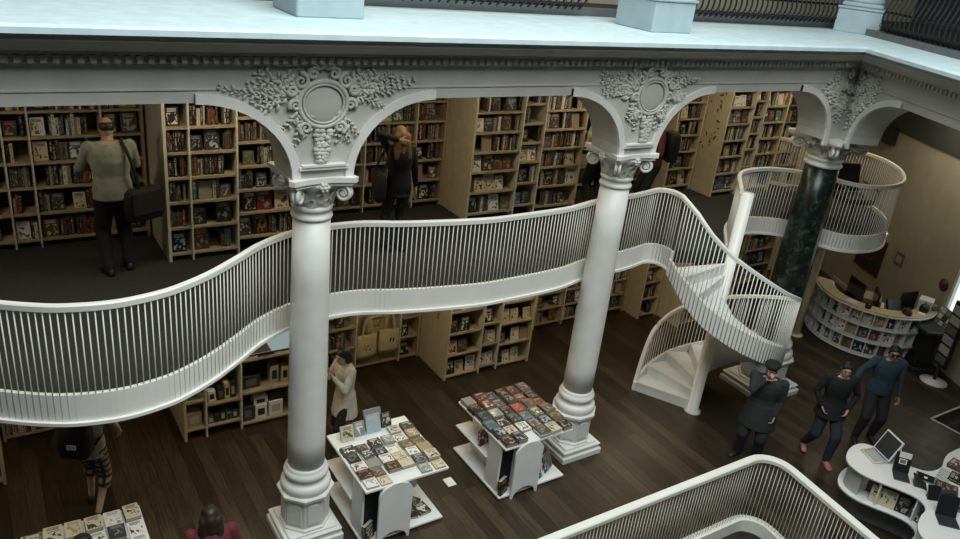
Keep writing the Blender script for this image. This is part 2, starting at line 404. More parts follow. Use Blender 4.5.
# cornice: dentils, cove, nose, ledge
cpath = [(-4, 6.85, 0), (c3+.10, 6.85, 0), rp(6, 0, 0)]
m = MB()
m.sweep(cpath, [(.05, 5.66), (-.03, 5.66), (-.03, 5.685), (-.05, 5.69), (-.05, 5.755), (-.12, 5.765), (-.12, 5.79), (-.16, 5.82), (-.22, 5.875), (-.30, 5.90), (-.30, 5.915), (-.33, 5.92), (-.33, 5.955), (.05, 5.955)])
x = -3.9
while x < 10.85:
    m.box(x, x+.045, 6.755, 6.81, 5.692, 5.752); x += .085
s_d = .2
while s_d < 5:
    vs = [rp(s_d+i, t, z) for i in (0, .045) for t in (.095, .04) for z in (5.692, 5.752)]
    m.add(vs, [(0,1,3,2),(4,6,7,5),(0,4,5,1),(2,3,7,6),(0,2,6,4),(1,5,7,3)]); s_d += .085
struct('trim_3', m, 'plaster', label='moulded cornice with a dentil row above the arches', cat='cornice')
m = MB()
# ledge top: from the nose back to the upper balustrade
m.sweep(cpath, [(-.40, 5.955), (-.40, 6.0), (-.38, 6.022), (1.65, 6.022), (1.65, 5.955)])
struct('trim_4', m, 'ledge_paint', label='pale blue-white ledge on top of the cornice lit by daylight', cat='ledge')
# upper gallery kerb and wall behind
kp = [(-4, 8.42, 0), (12.75, 8.42, 0), (10.9, 4.8, 0)]
m = MB(); m.sweep(kp, [(0, 6.02), (0, 6.12), (.16, 6.12), (.16, 6.02)])
struct('trim_5', m, 'slate', label='dark stone kerb under the upper wrought iron railing', cat='kerb')
# ------------------------------------------------------------------ columns
def spiral(c, ex, ez, r0, turns, n, start=0, sg=1):
    """volute centre line in the plane (ex, ez)"""
    return [tuple(Vector(c)+(Vector(ex)*math.cos(start+sg*2*PI*turns*k/n)+Vector(ez)*math.sin(start+sg*2*PI*turns*k/n))*r0*(1-.86*k/n)) for k in range(n+1)]
def leaf(mb, base, out, h, w, curl):
    """acanthus leaf standing against a bell: base point, outward unit vector, height, width, tip curl"""
    out = Vector(out); side = Vector((-out.y, out.x, 0)); B = Vector(base); n = 7; rows = []
    for k in range(n):
        t = k/(n-1); z = h*(t if t < .8 else .8+.2*math.sin((t-.8)/.2*PI*.8)); o = .012+curl*t**2.5
        ww = w*(math.sin(PI*(.18+.80*t))**.6)*(1 if k % 2 else .78)
        p = B+Vector((0, 0, z))+out*o
        rows.append([tuple(p-side*ww-out*.018), tuple(p-side*ww*.5+out*.012), tuple(p+out*.004), tuple(p+side*ww*.5+out*.012), tuple(p+side*ww-out*.018)])
    mb.loft(rows, smooth=True, caps=False, closed=False)
def column(x, y, label, shaft='white_paint', rz=0, base_mat='white_paint', k=1.):
    t = thing('column', label, 'column', (x, y, 0), rz, 'columns of the arcade')
    def B(mb, n, mat, par=t, world=False):
        mb.v = [(a*k, b*k, c) for a, b, c in mb.v]; return mb.build(n, mat, par, world=False)
    m = MB()
    for h, z0, z1 in ((.36, 0, .10), (.33, .10, .16), (.345, .16, .185), (.30, .185, .215)):
        m.cbox(-h, h, -h, h, z0, z1, .012)
    B(m, 'plinth', base_mat)
    m = MB(); R8 = 1/math.cos(PI/8)
    m.lathe([(.285*R8, .205), (.285*R8, .24), (.265*R8, .26), (.262*R8, .60), (.275*R8, .63), (.305*R8, .66), (.312*R8, .70), (.300*R8, .715)], n=8, ph=PI/8, smooth=False)
    ped = B(m, 'pedestal', base_mat)
    m = MB()
    for q in range(8):                       # framed panels with scalloped heads on the eight faces
        M = Matrix.Rotation(q*PI/4, 4, 'Z')
        m.add([(.263, -.085, .29), (.263, .085, .29), (.274, .07, .305), (.274, -.07, .305)], [(0, 1, 2, 3)], M=M)
        m.box(.262, .276, -.07, .07, .31, .56, M=M); m.ball((.266, 0, .56), (.012, .07, .035), 8, 6, M=M)
    B(m, 'panel', base_mat, ped)
    m = MB()
    m.lathe([(.27, .70), (.288, .735), (.296, .775), (.288, .815), (.268, .838), (.25, .848), (.238, .87), (.240, .90), (.255, .915), (.262, .945), (.255, .975), (.236, .992), (.228, 1.01), (.224, 1.05)], n=40)
    B(m, 'base', base_mat)
    m = MB(); m.lathe([(.214, 1.02), (.214, 1.4), (.210, 2.4), (.200, 3.4), (.190, 4.15)], n=40); B(m, 'shaft', shaft)
    m = MB(); m.lathe([(.188, 4.105), (.205, 4.115), (.213, 4.135), (.205, 4.155), (.192, 4.165), (.190, 4.20), (.203, 4.21), (.214, 4.235), (.205, 4.258), (.19, 4.265)], n=40); B(m, 'neck_ring', 'white_paint')
    # capital: bell, two rows of leaves, corner volutes, flower, abacus with hollow sides
    m = MB(); m.lathe([(.188, 4.255), (.192, 4.35), (.220, 4.44), (.285, 4.50), (.285, 4.52)], n=32)
    cap = B(m, 'capital', 'white_paint')
    m = MB()
    for q in range(8):
        a = q*PI/4+PI/8; leaf(m, (.188*math.cos(a), .188*math.sin(a), 4.265), (math.cos(a), math.sin(a), 0), .105, .07, .045)
    for q in range(8):
        a = q*PI/4; leaf(m, (.195*math.cos(a), .195*math.sin(a), 4.31), (math.cos(a), math.sin(a), 0), .13, .065, .07)
    B(m, 'leaves', 'stucco', cap)
    for q in range(4):
        a = PI/4+q*PI/2; ex = Vector((math.cos(a), math.sin(a), 0)); sd = Vector((-ex.y, ex.x, 0))
        m = MB(); c = ex*.33+Vector((0, 0, 4.42))
        for s2 in (-.022, .022):
            pts = spiral(c+sd*s2, ex, (0, 0, 1), .088, 1.9, 34, start=PI*.65, sg=-1)
            m.tube([tuple(ex*.16+Vector((0, 0, 4.44))+sd*s2*3)]+pts, [.016]+[.021-.010*i/34 for i in range(35)], 6)
        m.ball(tuple(c), .035, 10, 6)
        B(m, 'volute', 'white_paint', cap)
    m = MB()
    for q in range(4):
        a = q*PI/2; ex = Vector((math.cos(a), math.sin(a), 0)); sd = Vector((-ex.y, ex.x, 0)); c = ex*.315+Vector((0, 0, 4.51))
        for j in range(6):
            b = j*PI/3; m.ball(tuple(c+sd*.032*math.cos(b)+Vector((0, 0, .032*math.sin(b)))), .022, 8, 5)
        m.ball(tuple(c+ex*.015), .02, 8, 5)
    B(m, 'flower', 'stucco', cap)
    m = MB(); pl = []
    for qq in range(4):
        a = PI/4+qq*PI/2; b = a+PI/2; A = Vector((.50*math.cos(a), .50*math.sin(a))); Bq = Vector((.50*math.cos(b), .50*math.sin(b)))
        mid = (A+Bq)/2; nn = mid.normalized(); tt = (Bq-A).normalized()
        for i in range(9):
            q = i/8; p = A.lerp(Bq, .06+.88*q)-nn*.062*math.sin(PI*q); pl.append((p.x, p.y))
    m.prism([(p[0]*.93, p[1]*.93) for p in pl], 4.515, 4.55); m.prism(pl, 4.55, 4.60)
    B(m, 'abacus', 'white_paint')
    return t
column(*COLS[0], 'white column nearest the viewer, standing left of the game tables')
column(*COLS[1], 'white column in the middle, beside the table of red and blue books')
column(*COLS[2], 'column with a dark green marble shaft behind the spiral staircase', shaft='green_marble', k=1.36)

# ------------------------------------------------------------------ stucco reliefs on the spandrels
def masonry(x, z):
    if z > 5.60 or z < 4.76: return False
    u_ = min(abs(x-c) for c in (-1.29, COLS[0][0], COLS[1][0], c3))
    top = 5.34 if u_ > 1.17 else 4.6+.74*math.sqrt(max(0, 1-((1.17-u_)/.86)**2)) if u_ > .31 else 0
    return u_ < .24 or z > top+.12
def sprig(mb, x, z, ang, L, rr, y=6.85, sz=.05):
    """a leafy tendril modelled on the wall face"""
    pts = []; a = ang; p = Vector((x, z)); n = int(L/.03)
    cv = rr.uniform(-2.2, 2.2)
    for k in range(n+1):
        pts.append((p.x, y-.012, p.y)); a += cv*.03+rr.uniform(-.05, .05); p = p+Vector((math.cos(a), math.sin(a)))*.03
        if k % 2 == 0:
            for sg in (-1, 1):
                if not masonry(p.x, p.y): continue
                b = a+sg*rr.uniform(.6, 1.1); l = sz*rr.uniform(.7, 1.25)*(1-.5*k/max(n, 1)); c = p+Vector((math.cos(b), math.sin(b)))*l
                Mx = Matrix.Translation((c.x, y-.016, c.y)) @ Matrix.Rotation(-b, 4, 'Y')
                mb.ball((0, 0, 0), (l, .018+.012*rr.random(), l*.42), 7, 4, M=Mx)
                if rr.random() < .4: mb.ball((c.x, y-.03, c.y), l*.33, 6, 4)
    pts = pts[:max([2]+[i+1 for i, q in enumerate(pts) if masonry(q[0], q[2])])] if all(masonry(q[0], q[2]) for q in pts[:2]) else pts[:2]
    while len(pts) > 2 and not masonry(pts[-1][0], pts[-1][2]): pts.pop()
    mb.tube(pts, [.012*(1-.6*i/len(pts)) for i in range(len(pts))], 5)
def relief(cx, par, seed, half=False):
    rr = random.Random(seed); Y = 6.85; zc = 5.33; rx, rz_ = .235, .20
    m = MB(); med = []
    for k in range(37):
        a = 2*PI*k/36; med.append((cx+rx*math.cos(a), zc+rz_*math.sin(a)*(1 if math.sin(a) > 0 else 1.12)))
    m.tube([(x, Y-.025, z) for x, z in med[:-1]], .026, 7, closed=True)
    m.tube([(cx+(x-cx)*.84, Y-.04, zc+(z-zc)*.84) for x, z in med[:-1]], .011, 6, closed=True)
    o = m.build('cartouche_frame', 'stucco', par)
    m = MB(); m.ball((cx, Y, zc-.008), (rx*.95, .045, rz_*1.0), 24, 10); m.build('cartouche_shield', 'plaster', par)
    m = MB()      # scrolls round the shield, shell crest and drop
    for sg in (-1, 1):
        for (dx, dz, r0, st, dr_) in ((.22, .20, .075, 1.4, 1), (.10, .27, .06, 2.4, -1), (.27, -.02, .06, -.6, 1), (.17, -.235, .065, -1.2, 1), (.075, .34, .045, .4, 1), (.30, .12, .05, 0, -1)):
            pts = spiral((cx+sg*dx, Y-.03, zc+dz), (sg, 0, 0), (0, 0, 1), r0, 1.5, 22, start=st, sg=dr_)
            m.tube(pts, [.024-.012*i/22 for i in range(23)], 6)
    for k in range(7):
        a = PI/2+(k-3)*.30; Mx = Matrix.Translation((cx+.09*math.cos(a), Y-.03, zc+.285+.09*math.sin(a))) @ Matrix.Rotation(-a, 4, 'Y'); m.ball((0, 0, 0), (.07, .03, .022), 8, 5, M=Mx)
    for k in range(9):
        z = 5.06-k*.036; w = .12*(1-k/13)
        for sg in (-1, 0, 1): m.ball((cx+sg*w*.55+rr.uniform(-.012, .012), Y-.02, z+rr.uniform(-.01, .01)), (.042*rr.uniform(.7, 1.2), .035, .034), 7, 4)
    m.build('scrollwork', 'stucco', par)
    m = MB()
    for sg in (-1, 1):
        for k in range(10):
            a0_ = rr.uniform(-.5, .85); sprig(m, cx+sg*rr.uniform(.2, .42), 5.32+rr.uniform(-.03, .2), (a0_ if sg > 0 else PI-a0_), rr.uniform(.35, .62), rr, sz=.042)
        for k in range(6):
            a0_ = rr.uniform(-1.9, -1.1); sprig(m, cx+sg*rr.uniform(.14, .28), 5.30+rr.uniform(-.14, 0), (a0_ if sg > 0 else PI-a0_), rr.uniform(.16, .30), rr, sz=.036)
    # keep the leaves on the masonry: clear of the arch openings and under the dentils
    m.build('foliage', 'stucco', par)
relief(-1.29, arc, 1); relief(COLS[0][0]-.02, arc, 2); relief(COLS[1][0]+.07, arc, 3)
def relief_side(par, flip):
    rr = random.Random(9 if flip else 10); m = MB()
    for k in range(13):
        a0_ = PI-rr.uniform(-.7, .8); sprig(m, c3-rr.uniform(.0, .45), 5.30+rr.uniform(-.12, .22), a0_, rr.uniform(.3, .5), rr, sz=.045)
    for k in range(7): sprig(m, c3-rr.uniform(-.02, .15), 5.2+rr.uniform(-.2, .1), PI+rr.uniform(.8, 1.6), rr.uniform(.2, .35), rr, sz=.036)
    for (dx, dz, r0, st) in ((.12, .28, .07, 1.4), (.05, .05, .08, 0), (.2, .1, .06, 2), (.08, -.2, .05, 1)):
        m.tube(spiral((c3-dx, 6.82, 5.3+dz), (-1, 0, 0), (0, 0, 1), r0, 1.5, 22, start=st), [.024-.012*i/22 for i in range(23)], 6)
    if flip: m.v = [rp((c3-x)+.06, -(y-6.85), z) for x, y, z in m.v]
    m.build('foliage', 'stucco', par)
relief_side(arc, False); relief_side(arc2, True)

# ------------------------------------------------------------------ upper gallery: pedestals, wrought iron rail, dark back
def pillar(x, y, label, rz=0):
    t = thing('pillar', label, 'pillar', (x, y, 6.022), rz, 'pillars on the cornice ledge')
    m = MB(); m.cbox(-.34, .34, -.34, .34, 0, .36, .012); m.build('pedestal', 'grey_blue_paint', t, world=False)
    m = MB(); m.cbox(-.36, .36, -.36, .36, .36, .40, .012); m.cbox(-.31, .31, -.31, .31, .40, .47, .02); m.lathe([(.30, .47), (.31, .50), (.29, .54), (.25, .56)], n=24); m.build('moulding', 'grey_blue_paint', t, world=False)
    m = MB(); m.lathe([(.24, .55), (.235, 1.4), (.22, 3.0)], n=24); m.build('shaft', 'grey_blue_paint', t, world=False)
pillar(3.04, 7.62, 'grey-blue pillar foot on the ledge above the nearest column')
pillar(7.42, 7.46, 'grey-blue pillar foot on the ledge above the middle column')
pillar(12.6, 8.0, 'grey-blue pillar foot at the corner of the ledge', R_(30))
def iron_rail(p0, p1, label):
    p0, p1 = Vector((*p0, 6.12)), Vector((*p1, 6.12)); L = (p1-p0).length; e = (p1-p0)/L; nn = Vector((e.y, -e.x, 0))   # nn points to the atrium
    t = thing('iron_railing', label, 'railing', tuple(p0), 0, 'wrought iron railings of the upper gallery')
    m = MB()
    for z in (.04, .30, .98):
        a, b = p0+Vector((0, 0, z)), p1+Vector((0, 0, z)); o = nn*(.10 if z == .30 else .0)
        m.tube([tuple(a+o), tuple(b+o)], .018 if z < .9 else .03, 6)
    m.build('rail_bars', 'black_iron', t)
    n = int(L/.115)
    for k in range(n):
        c = p0+e*(L*(k+.5)/n)
        prof = [(0, 0), (.06, .04), (.125, .12), (.145, .22), (.12, .34), (.07, .48), (.03, .68), (.01, .98)]
        mb = MB(); mb.tube([tuple(c+nn*o+Vector((0, 0, z))) for o, z in crom2(prof, 3)], .015, 5)
        mb.tube([tuple(c+nn*(.14+.03*math.cos(q))+Vector((0, 0, .10+.03*math.sin(q)))) for q in [2*PI*i/8 for i in range(8)]], .006, 4, closed=True)
        mb.build('iron_bar', 'black_iron', t)
def crom2(p, n): return [(v.x, v.y) for v in crom([(a, b, 0) for a, b in p], n)]
iron_rail((3.32, 8.28), (6.92, 8.28), 'black wrought iron railing on the ledge between the first two pillar feet')
iron_rail((7.64, 8.28), (12.3, 8.28), 'black wrought iron railing on the ledge between the middle and corner pillar feet')
iron_rail((12.35, 7.35), (11.0, 4.7), 'black wrought iron railing at the top right beyond the corner pillar foot')
m = MB(); m.box(-4, 18.0, 10.2, 10.4, 6.02, 9.5); struct('wall_upper', m, 'beige_wall', label='dim beige wall at the back of the upper gallery', cat='wall')

# ------------------------------------------------------------------ balustrades
def flatrail(mb, path, w=.055, h=.03):
    mb.sweep(path, [(-w/2, -h), (-w/2, h*.6), (-w/2+.012, h), (w/2-.012, h), (w/2, h*.6), (w/2, -h)])
def balustrade(name, label, path, zr, zb, mat, group, pos, cap=100, every=1, off=-.014, r=.0056, w=.06):
    t = thing(name, label, 'balustrade', pos, 0, group)
    P = [Vector(p) for p in path]
    zr_ = zr if callable(zr) else (lambda i: zr); zb_ = zb if callable(zb) else (lambda i: zb)
    m = MB(); flatrail(m, [(p.x, p.y, zr_(i)) for i, p in enumerate(P)], w); m.build('handrail', mat, t)
    lst = []
    for i in range(0, len(P), every):
        dd = (P[min(i+1, len(P)-1)]-P[max(i-1, 0)]); dd.z = 0; dd.normalize(); nn = Vector((-dd.y, dd.x, 0)); c = P[i]+nn*off
        px, py, z = pix((c.x, c.y, (zr_(i)+zb_(i))/2)); seen = -10 < px < 970 and -40 < py < 600
        lst.append((0 if seen else 1, z, c, zr_(i)-.02, zb_(i)))
    order = sorted(range(len(lst)), key=lambda k: lst[k][:2]); rest = MB()
    for j, k in enumerate(order):
        _, _, c, z1, z0 = lst[k]; mb = rest if (len(lst) > cap and j >= cap) else MB()
        a = MB(); mb.lathe([(r, z0), (r, z1)], (c.x, c.y, 0), 6, smooth=True)
        if mb is not rest: mb.build('baluster', mat, t)
    if rest.v:
        o = rest.build('further_balusters', mat, t); o['kind'] = 'stuff'
    return t
balustrade('balustrade', 'white balustrade of thin bars along the wavy mezzanine edge', [(p[0], p[1]+.02, 0) for p in EDGE], 3.80, F-.18, 'white_metal', 'white thin-barred balustrades', (.83, 6.4, F))
balustrade('balustrade', 'white balustrade curling round the round balcony behind the marble column', [(p[0], p[1], 0) for p in PODE], 3.80, F-.2, 'white_metal', 'white thin-barred balustrades', (12.8, 6.7, F), off=.0)
# opening to the basement at the lower right
op_path = [(1.5, 4.82, 0), (8.05, 4.82, 0)]+[(8.05+.32*math.sin(a), 4.50+.32*math.cos(a), 0) for a in [PI/2*k/8 for k in range(1, 8)]]+[(8.37, 4.45, 0), (8.19, 3.2, 0), (7.9, 1.0, 0)]
op_path = [p.to_tuple() for p in resample(op_path, .055)]
balustrade('balustrade', 'white balustrade round the floor opening at the bottom right', op_path, 1.0, -.04, 'white_metal', 'white thin-barred balustrades', (8.2, 4.7, 0), w=.11, r=.0046)
m = MB(); m.sweep(op_path, [(-.06, -.18), (-.06, .012), (.05, .012), (.05, -.18)])
struct('trim_6', m, 'white_metal', label='white kerb round the floor opening', cat='kerb')

# ------------------------------------------------------------------ spiral staircase
ZL = [(-20, 2.88), (-8, 2.71), (12, 2.47), (28, 2.24), (44.4, 2.07), (60.5, 1.92), (76.4, 1.79), (88, 1.70), (250, .41), (300, 0.0)]
ZR = [(-8, 3.80), (0, 3.74), (8, 3.65), (21.5, 3.42), (36.6, 3.21), (52.5, 3.04), (68, 2.88), (88, 2.68), (250, 1.38), (262, 1.27), (275, 1.10)]
ZB = [(-8, 2.62), (0, 2.52), (12, 2.30), (28, 2.07), (44.4, 1.90), (60.5, 1.75), (76.4, 1.62), (88, 1.53), (250, .16), (268, 0.0), (300, 0.0)]
def rad(a): return interp([(0, 1.17), (60, 1.08), (200, 1.08), (300, 1.02)], a)
def sp(a, R, z): q_ = R_(180+a); return (NW[0]+R*math.cos(q_), NW[1]+R*math.sin(q_), z)
st = thing('spiral_staircase', 'white spiral staircase winding down from the mezzanine to the plank floor', 'staircase', (NW[0], NW[1], 0))
m = MB(); m.lathe([(.14, 0), (.14, .025), (.09, .05), (.09, 3.82)], (NW[0], NW[1], 0), 24); m.build('newel_post', 'white_metal', st)
inv = lambda z: next((a0+(a1-a0)*(z0-z)/(z0-z1) for (a0, z0), (a1, z1) in zip(ZL, ZL[1:]) if z1 <= z <= z0), 300)
for k in range(1, 16):
    z = .18*k; a1 = inv(z-.18+1e-6) if k > 1 else 300; a_0 = inv(z)
    n = 6; A = [a_0-1.5+(a1-a_0+1.5)*i/n for i in range(n+1)]
    mb = MB(); poly = [sp(a, .085, 0)[:2] for a in A]+[sp(a, rad(a)-.02, 0)[:2] for a in A[::-1]]
    mb.prism(poly, z-.035, z)
    mb.add([sp(a1-.6, .085, z-.18), sp(a1-.6, rad(a1)-.02, z-.18), sp(a1-.6, rad(a1)-.02, z-.03), sp(a1-.6, .085, z-.03), sp(a1-1.6, .085, z-.18), sp(a1-1.6, rad(a1)-.02, z-.18), sp(a1-1.6, rad(a1)-.02, z-.03), sp(a1-1.6, .085, z-.03)], [(0,1,2,3),(7,6,5,4),(0,4,5,1),(1,5,6,2),(2,6,7,3),(3,7,4,0)])
    mb.build('tread', 'white_laminate', st)
AA = [-8+2*k for k in range(155)]; AA = [a for a in AA if a <= 299]+[300]
m = MB(); rings = []
for a in AA:
    zb, zt = interp(ZB, a), interp(ZL, a)+.155; zt = min(zt, F+.09); R = rad(a)
    rings.append([sp(a, R, zb), sp(a, R+.03, zb), sp(a, R+.03, zt), sp(a, R-.015, zt), sp(a, R-.015, zb)])
m.loft(rings); m.build('stringer', 'white_metal', st)
m = MB(); rings = []
for a in AA:
    zb, zt = interp(ZB, a)+.01, interp(ZL, a)-.2; z2 = max(0.0, zb); R = rad(a)
    z3 = max(0.0, zb+.02)
    rings.append([sp(a, .06, z2), sp(a, R, z2), sp(a, R, z3+.02), sp(a, .06, z3+.02)])
m.loft([r for r, a in zip(rings, AA) if a < 262]); m.build('soffit', 'white_metal', st)
# handrail and bars follow the outer stringer
AR = [-8+2.0*k for k in range(int((274+8)/2)+1)]
hp = [sp(a, rad(a)+.012, interp(ZR, a)) for a in AR]
m = MB(); flatrail(m, hp, .06); 
q = [sp(a, rad(a)+.012, z) for a, z in ((274, 1.09), (279, 1.0), (284, .84), (289, .6), (294, .30), (298, .02))]
q = [(v.x, v.y, v.z) for v in crom(q, 4)]
rings = []
for i, p in enumerate(q):
    a = math.atan2(p[1]-NW[1], p[0]-NW[0]); ex = Vector((math.cos(a), math.sin(a), 0)); t1 = (Vector(q[min(i+1, len(q)-1)])-Vector(q[max(i-1, 0)])).normalized(); nn = t1.cross(ex)
    rings.append([tuple(Vector(p)+ex*s1*.03+nn*s2*.03) for s1, s2 in ((-1, -1), (1, -1), (1, 1), (-1, 1))])
m.loft(rings); m.build('handrail', 'white_metal', st)
lst = []; a = -4
while a < 286:
    lst.append(a); a += R_(1)*0+math.degrees(.058/rad(a))
rest = MB()
zr2 = lambda a: interp(ZR+[(279, 1.0), (284, .84), (289, .6)], a)
order = sorted(lst, key=lambda a: pix(sp(a, 1.2, interp(ZL, a)+.5))[2])
for j, a in enumerate(order):
    mb = MB() if j < 100 else rest; c = sp(a, rad(a)+.035 if a < 200 else rad(a)+.012, 0)
    mb.lathe([(.0065, max(0.01, interp(ZB, a))), (.0065, zr2(a)-.02)], (c[0], c[1], 0), 6)
    if j < 100: mb.build('baluster', 'white_metal', st)
if rest.v: rest.build('further_balusters', 'white_metal', st)['kind'] = 'stuff'
# slim posts carrying the round balcony
for (x, y), lb in (((13.75, 8.12), 'slim cream post under the round balcony, nearer the counter'), ((12.95, 8.45), 'slim cream post under the round balcony, farther from the counter')):
    t = thing('support_post', lb, 'post', (x, y, 0), 0, 'slim posts under the round balcony')
    m = MB(); m.lathe([(.075, .03), (.07, 2.64)], n=20); m.build('shaft', 'ivory_metal', t, world=False)
    m = MB(); m.lathe([(.14, 0), (.14, .02), (.09, .04)], n=20); m.build('base_plate', 'ivory_metal', t, world=False)
# ------------------------------------------------------------------ books: specs first, meshes once it is known which ones show
PAL = {'black': (.012, .012, .013), 'charcoal': (.04, .04, .043), 'white': (.72, .71, .67), 'cream': (.58, .52, .38), 'tan': (.34, .25, .14), 'brown': (.10, .06, .035),
       'dark red': (.15, .018, .02), 'red': (.33, .04, .03), 'olive': (.11, .12, .045), 'green': (.05, .13, .05), 'teal': (.05, .13, .14), 'blue': (.06, .10, .22),
       'grey': (.26, .26, .25), 'pale blue': (.36, .45, .52), 'yellow': (.5, .38, .09), 'orange': (.42, .17, .05)}
ST = {'dark': ['black']*12+['charcoal']*6+['brown']*4+['dark red']*2+['olive', 'teal', 'cream', 'grey', 'tan'],
      'mixed': ['black']*8+['charcoal']*6+['cream']*3+['white']*5+['brown']*4+['dark red', 'tan', 'tan', 'olive', 'grey', 'teal', 'blue'],
      'light': ['white']*7+['cream']*6+['tan']*2+['black']*4+['grey', 'charcoal', 'brown'],
      'red': ['dark red']*6+['red']*3+['charcoal']*4+['black']*3+['teal', 'grey', 'pale blue', 'brown'],
      'games': ['charcoal']*7+['black']*5+['grey']*5+['cream']*4+['tan']*3+['brown']*2+['white']*2}
BOOKS = []     # dict(M, W, T, H, col, acc, seed, label, group)
ORD = ['first', 'second', 'third', 'fourth', 'fifth', 'sixth', 'seventh', 'eighth', 'ninth', 'tenth', 'eleventh', 'twelfth', 'thirteenth', 'fourteenth', 'fifteenth', 'sixteenth', 'seventeenth', 'eighteenth', 'nineteenth', 'twentieth', 'twenty-first', 'twenty-second', 'twenty-third', 'twenty-fourth', 'twenty-fifth', 'twenty-sixth', 'twenty-seventh', 'twenty-eighth', 'twenty-ninth', 'thirtieth', 'thirty-first', 'thirty-second', 'thirty-third', 'thirty-fourth', 'thirty-fifth', 'thirty-sixth', 'thirty-seventh', 'thirty-eighth', 'thirty-ninth', 'fortieth']
ORD += ['far' for _ in range(60)]
def pick(style, rr):
    c = rr.choice(ST[style]); light = sum(PAL[c]) > .9
    a = rr.choice(['black', 'brown', 'charcoal', 'dark red', 'tan', 'olive', 'blue'] if light else ['cream', 'white', 'tan', 'grey', 'orange', 'pale blue', 'grey'])
    return c, a
def book(M, W, T, Hh, style, rr, label, group, colour=None):
    c, a = pick(style, rr)
    if colour: c = colour
    BOOKS.append(dict(M=M, W=W, T=T, H=Hh, c=c, a=a, seed=rr.random(), label=label.format(c=c), group=group))
RZ, RX = (lambda a: Matrix.Rotation(a, 4, 'Z')), (lambda a: Matrix.Rotation(a, 4, 'X'))
def fill(x0, x1, z, yf, hmax, style, rr, where, group, face=.5, base=None, dens=.85):
    """stand books along a shelf from x0 to x1 (facing -y in the frame `base`)"""
    B0 = base or Matrix.Identity(4); x = x0+.015; k = 0
    while x < x1-.05:
        t = rr.random()
        if t > dens: x += rr.uniform(.04, .16); continue
        if t < dens*face:
            W = rr.uniform(.13, .19); Hh = min(hmax*.93, W*rr.uniform(1.25, 1.5)); T = rr.uniform(.015, .035)
            if x+W > x1-.01: break
            tilt = rr.uniform(.10, .22); cp = max(0, math.sin(tilt)*T)
            M = B0 @ Matrix.Translation((x+W/2, yf+.05+T/2, z+cp*.5+.001)) @ RZ(rr.uniform(-.06, .06)) @ RX(-tilt)
            book(M, W, T, Hh, style, rr, '{c} cover-out book, '+ORD[k]+' along, '+where, group); x += W+rr.uniform(.008, .05); k += 1
        else:
            for _ in range(rr.randint(2, 7)):
                T = rr.uniform(.016, .042); Hh = min(hmax*.95, rr.uniform(.18, .27)); W = rr.uniform(.13, .18)
                if x+T > x1-.012: break
                M = B0 @ Matrix.Translation((x+T/2, yf+rr.uniform(.035, .06)+W/2, z+.001)) @ RZ(PI/2)
                book(M, W, T, Hh, style, rr, '{c} spine-out book, '+ORD[k]+' along, '+where, group); x += T+.0015; k += 1
            x += rr.uniform(.0, .05)
def bookmesh(mb, attrs, b):
    """boards, spine and page block in the book's own frame; records col/acc/seed/uv per face"""
    W, T, Hh, M = b['W'], b['T'], b['H'], b['M']; t = min(.003, T*.15)
    def bx(x0, x1, y0, y1, z0, z1, col, acc, fr=None):
        n0 = len(mb.f); mb.box(x0, x1, y0, y1, z0, z1, M)
        for i in range(6): attrs.append((col, acc if i == fr else col, b['seed'], i == fr))
    c, a = PAL[b['c']], PAL[b['a']]; pg = (.42, .38, .29)
    bx(-W/2, W/2, -T/2, -T/2+t, 0, Hh, c, a, 2)
    bx(-W/2, W/2, T/2-t, T/2, 0, Hh, c, a, None)
    bx(-W/2, -W/2+t, -T/2+t, T/2-t, 0, Hh, c, a, 0)
    bx(-W/2+t, W/2-.004, -T/2+t, T/2-t, .003, Hh-.003, pg, pg, None)
def finish_books(mb, attrs, name):
    o = mb.build(name, 'printed_cover')
    me = o.data
    # recalc keeps face order, so per-face records still line up
    for n in ('col', 'acc'): me.attributes.new(n, 'FLOAT_COLOR', 'FACE')
    me.attributes.new('seed', 'FLOAT', 'FACE'); A = me.attributes; S = A['seed']
    A['col'].data.foreach_set('color', [x for q in attrs for x in (*q[0], 1)]); A['acc'].data.foreach_set('color', [x for q in attrs for x in (*q[1], 1)])
    S.data.foreach_set('value', [q[2] for q in attrs])
    uv = me.uv_layers.new(name='uv')
    for p, q in zip(me.polygons, attrs):
        if not q[3]: continue
        # face corners in the book's frame: width by height
        vs = [me.vertices[v].co for v in p.vertices]; n = len(vs)
        for li, k in zip(p.loop_indices, p.vertices):
            uv.data[li].uv = UVK[k % 8]
    return o
UVK = {0: (0, 0), 4: (1, 0), 5: (1, 1), 1: (0, 1), 2: (1, 0), 3: (1, 1), 6: (1, 0), 7: (1, 1)}

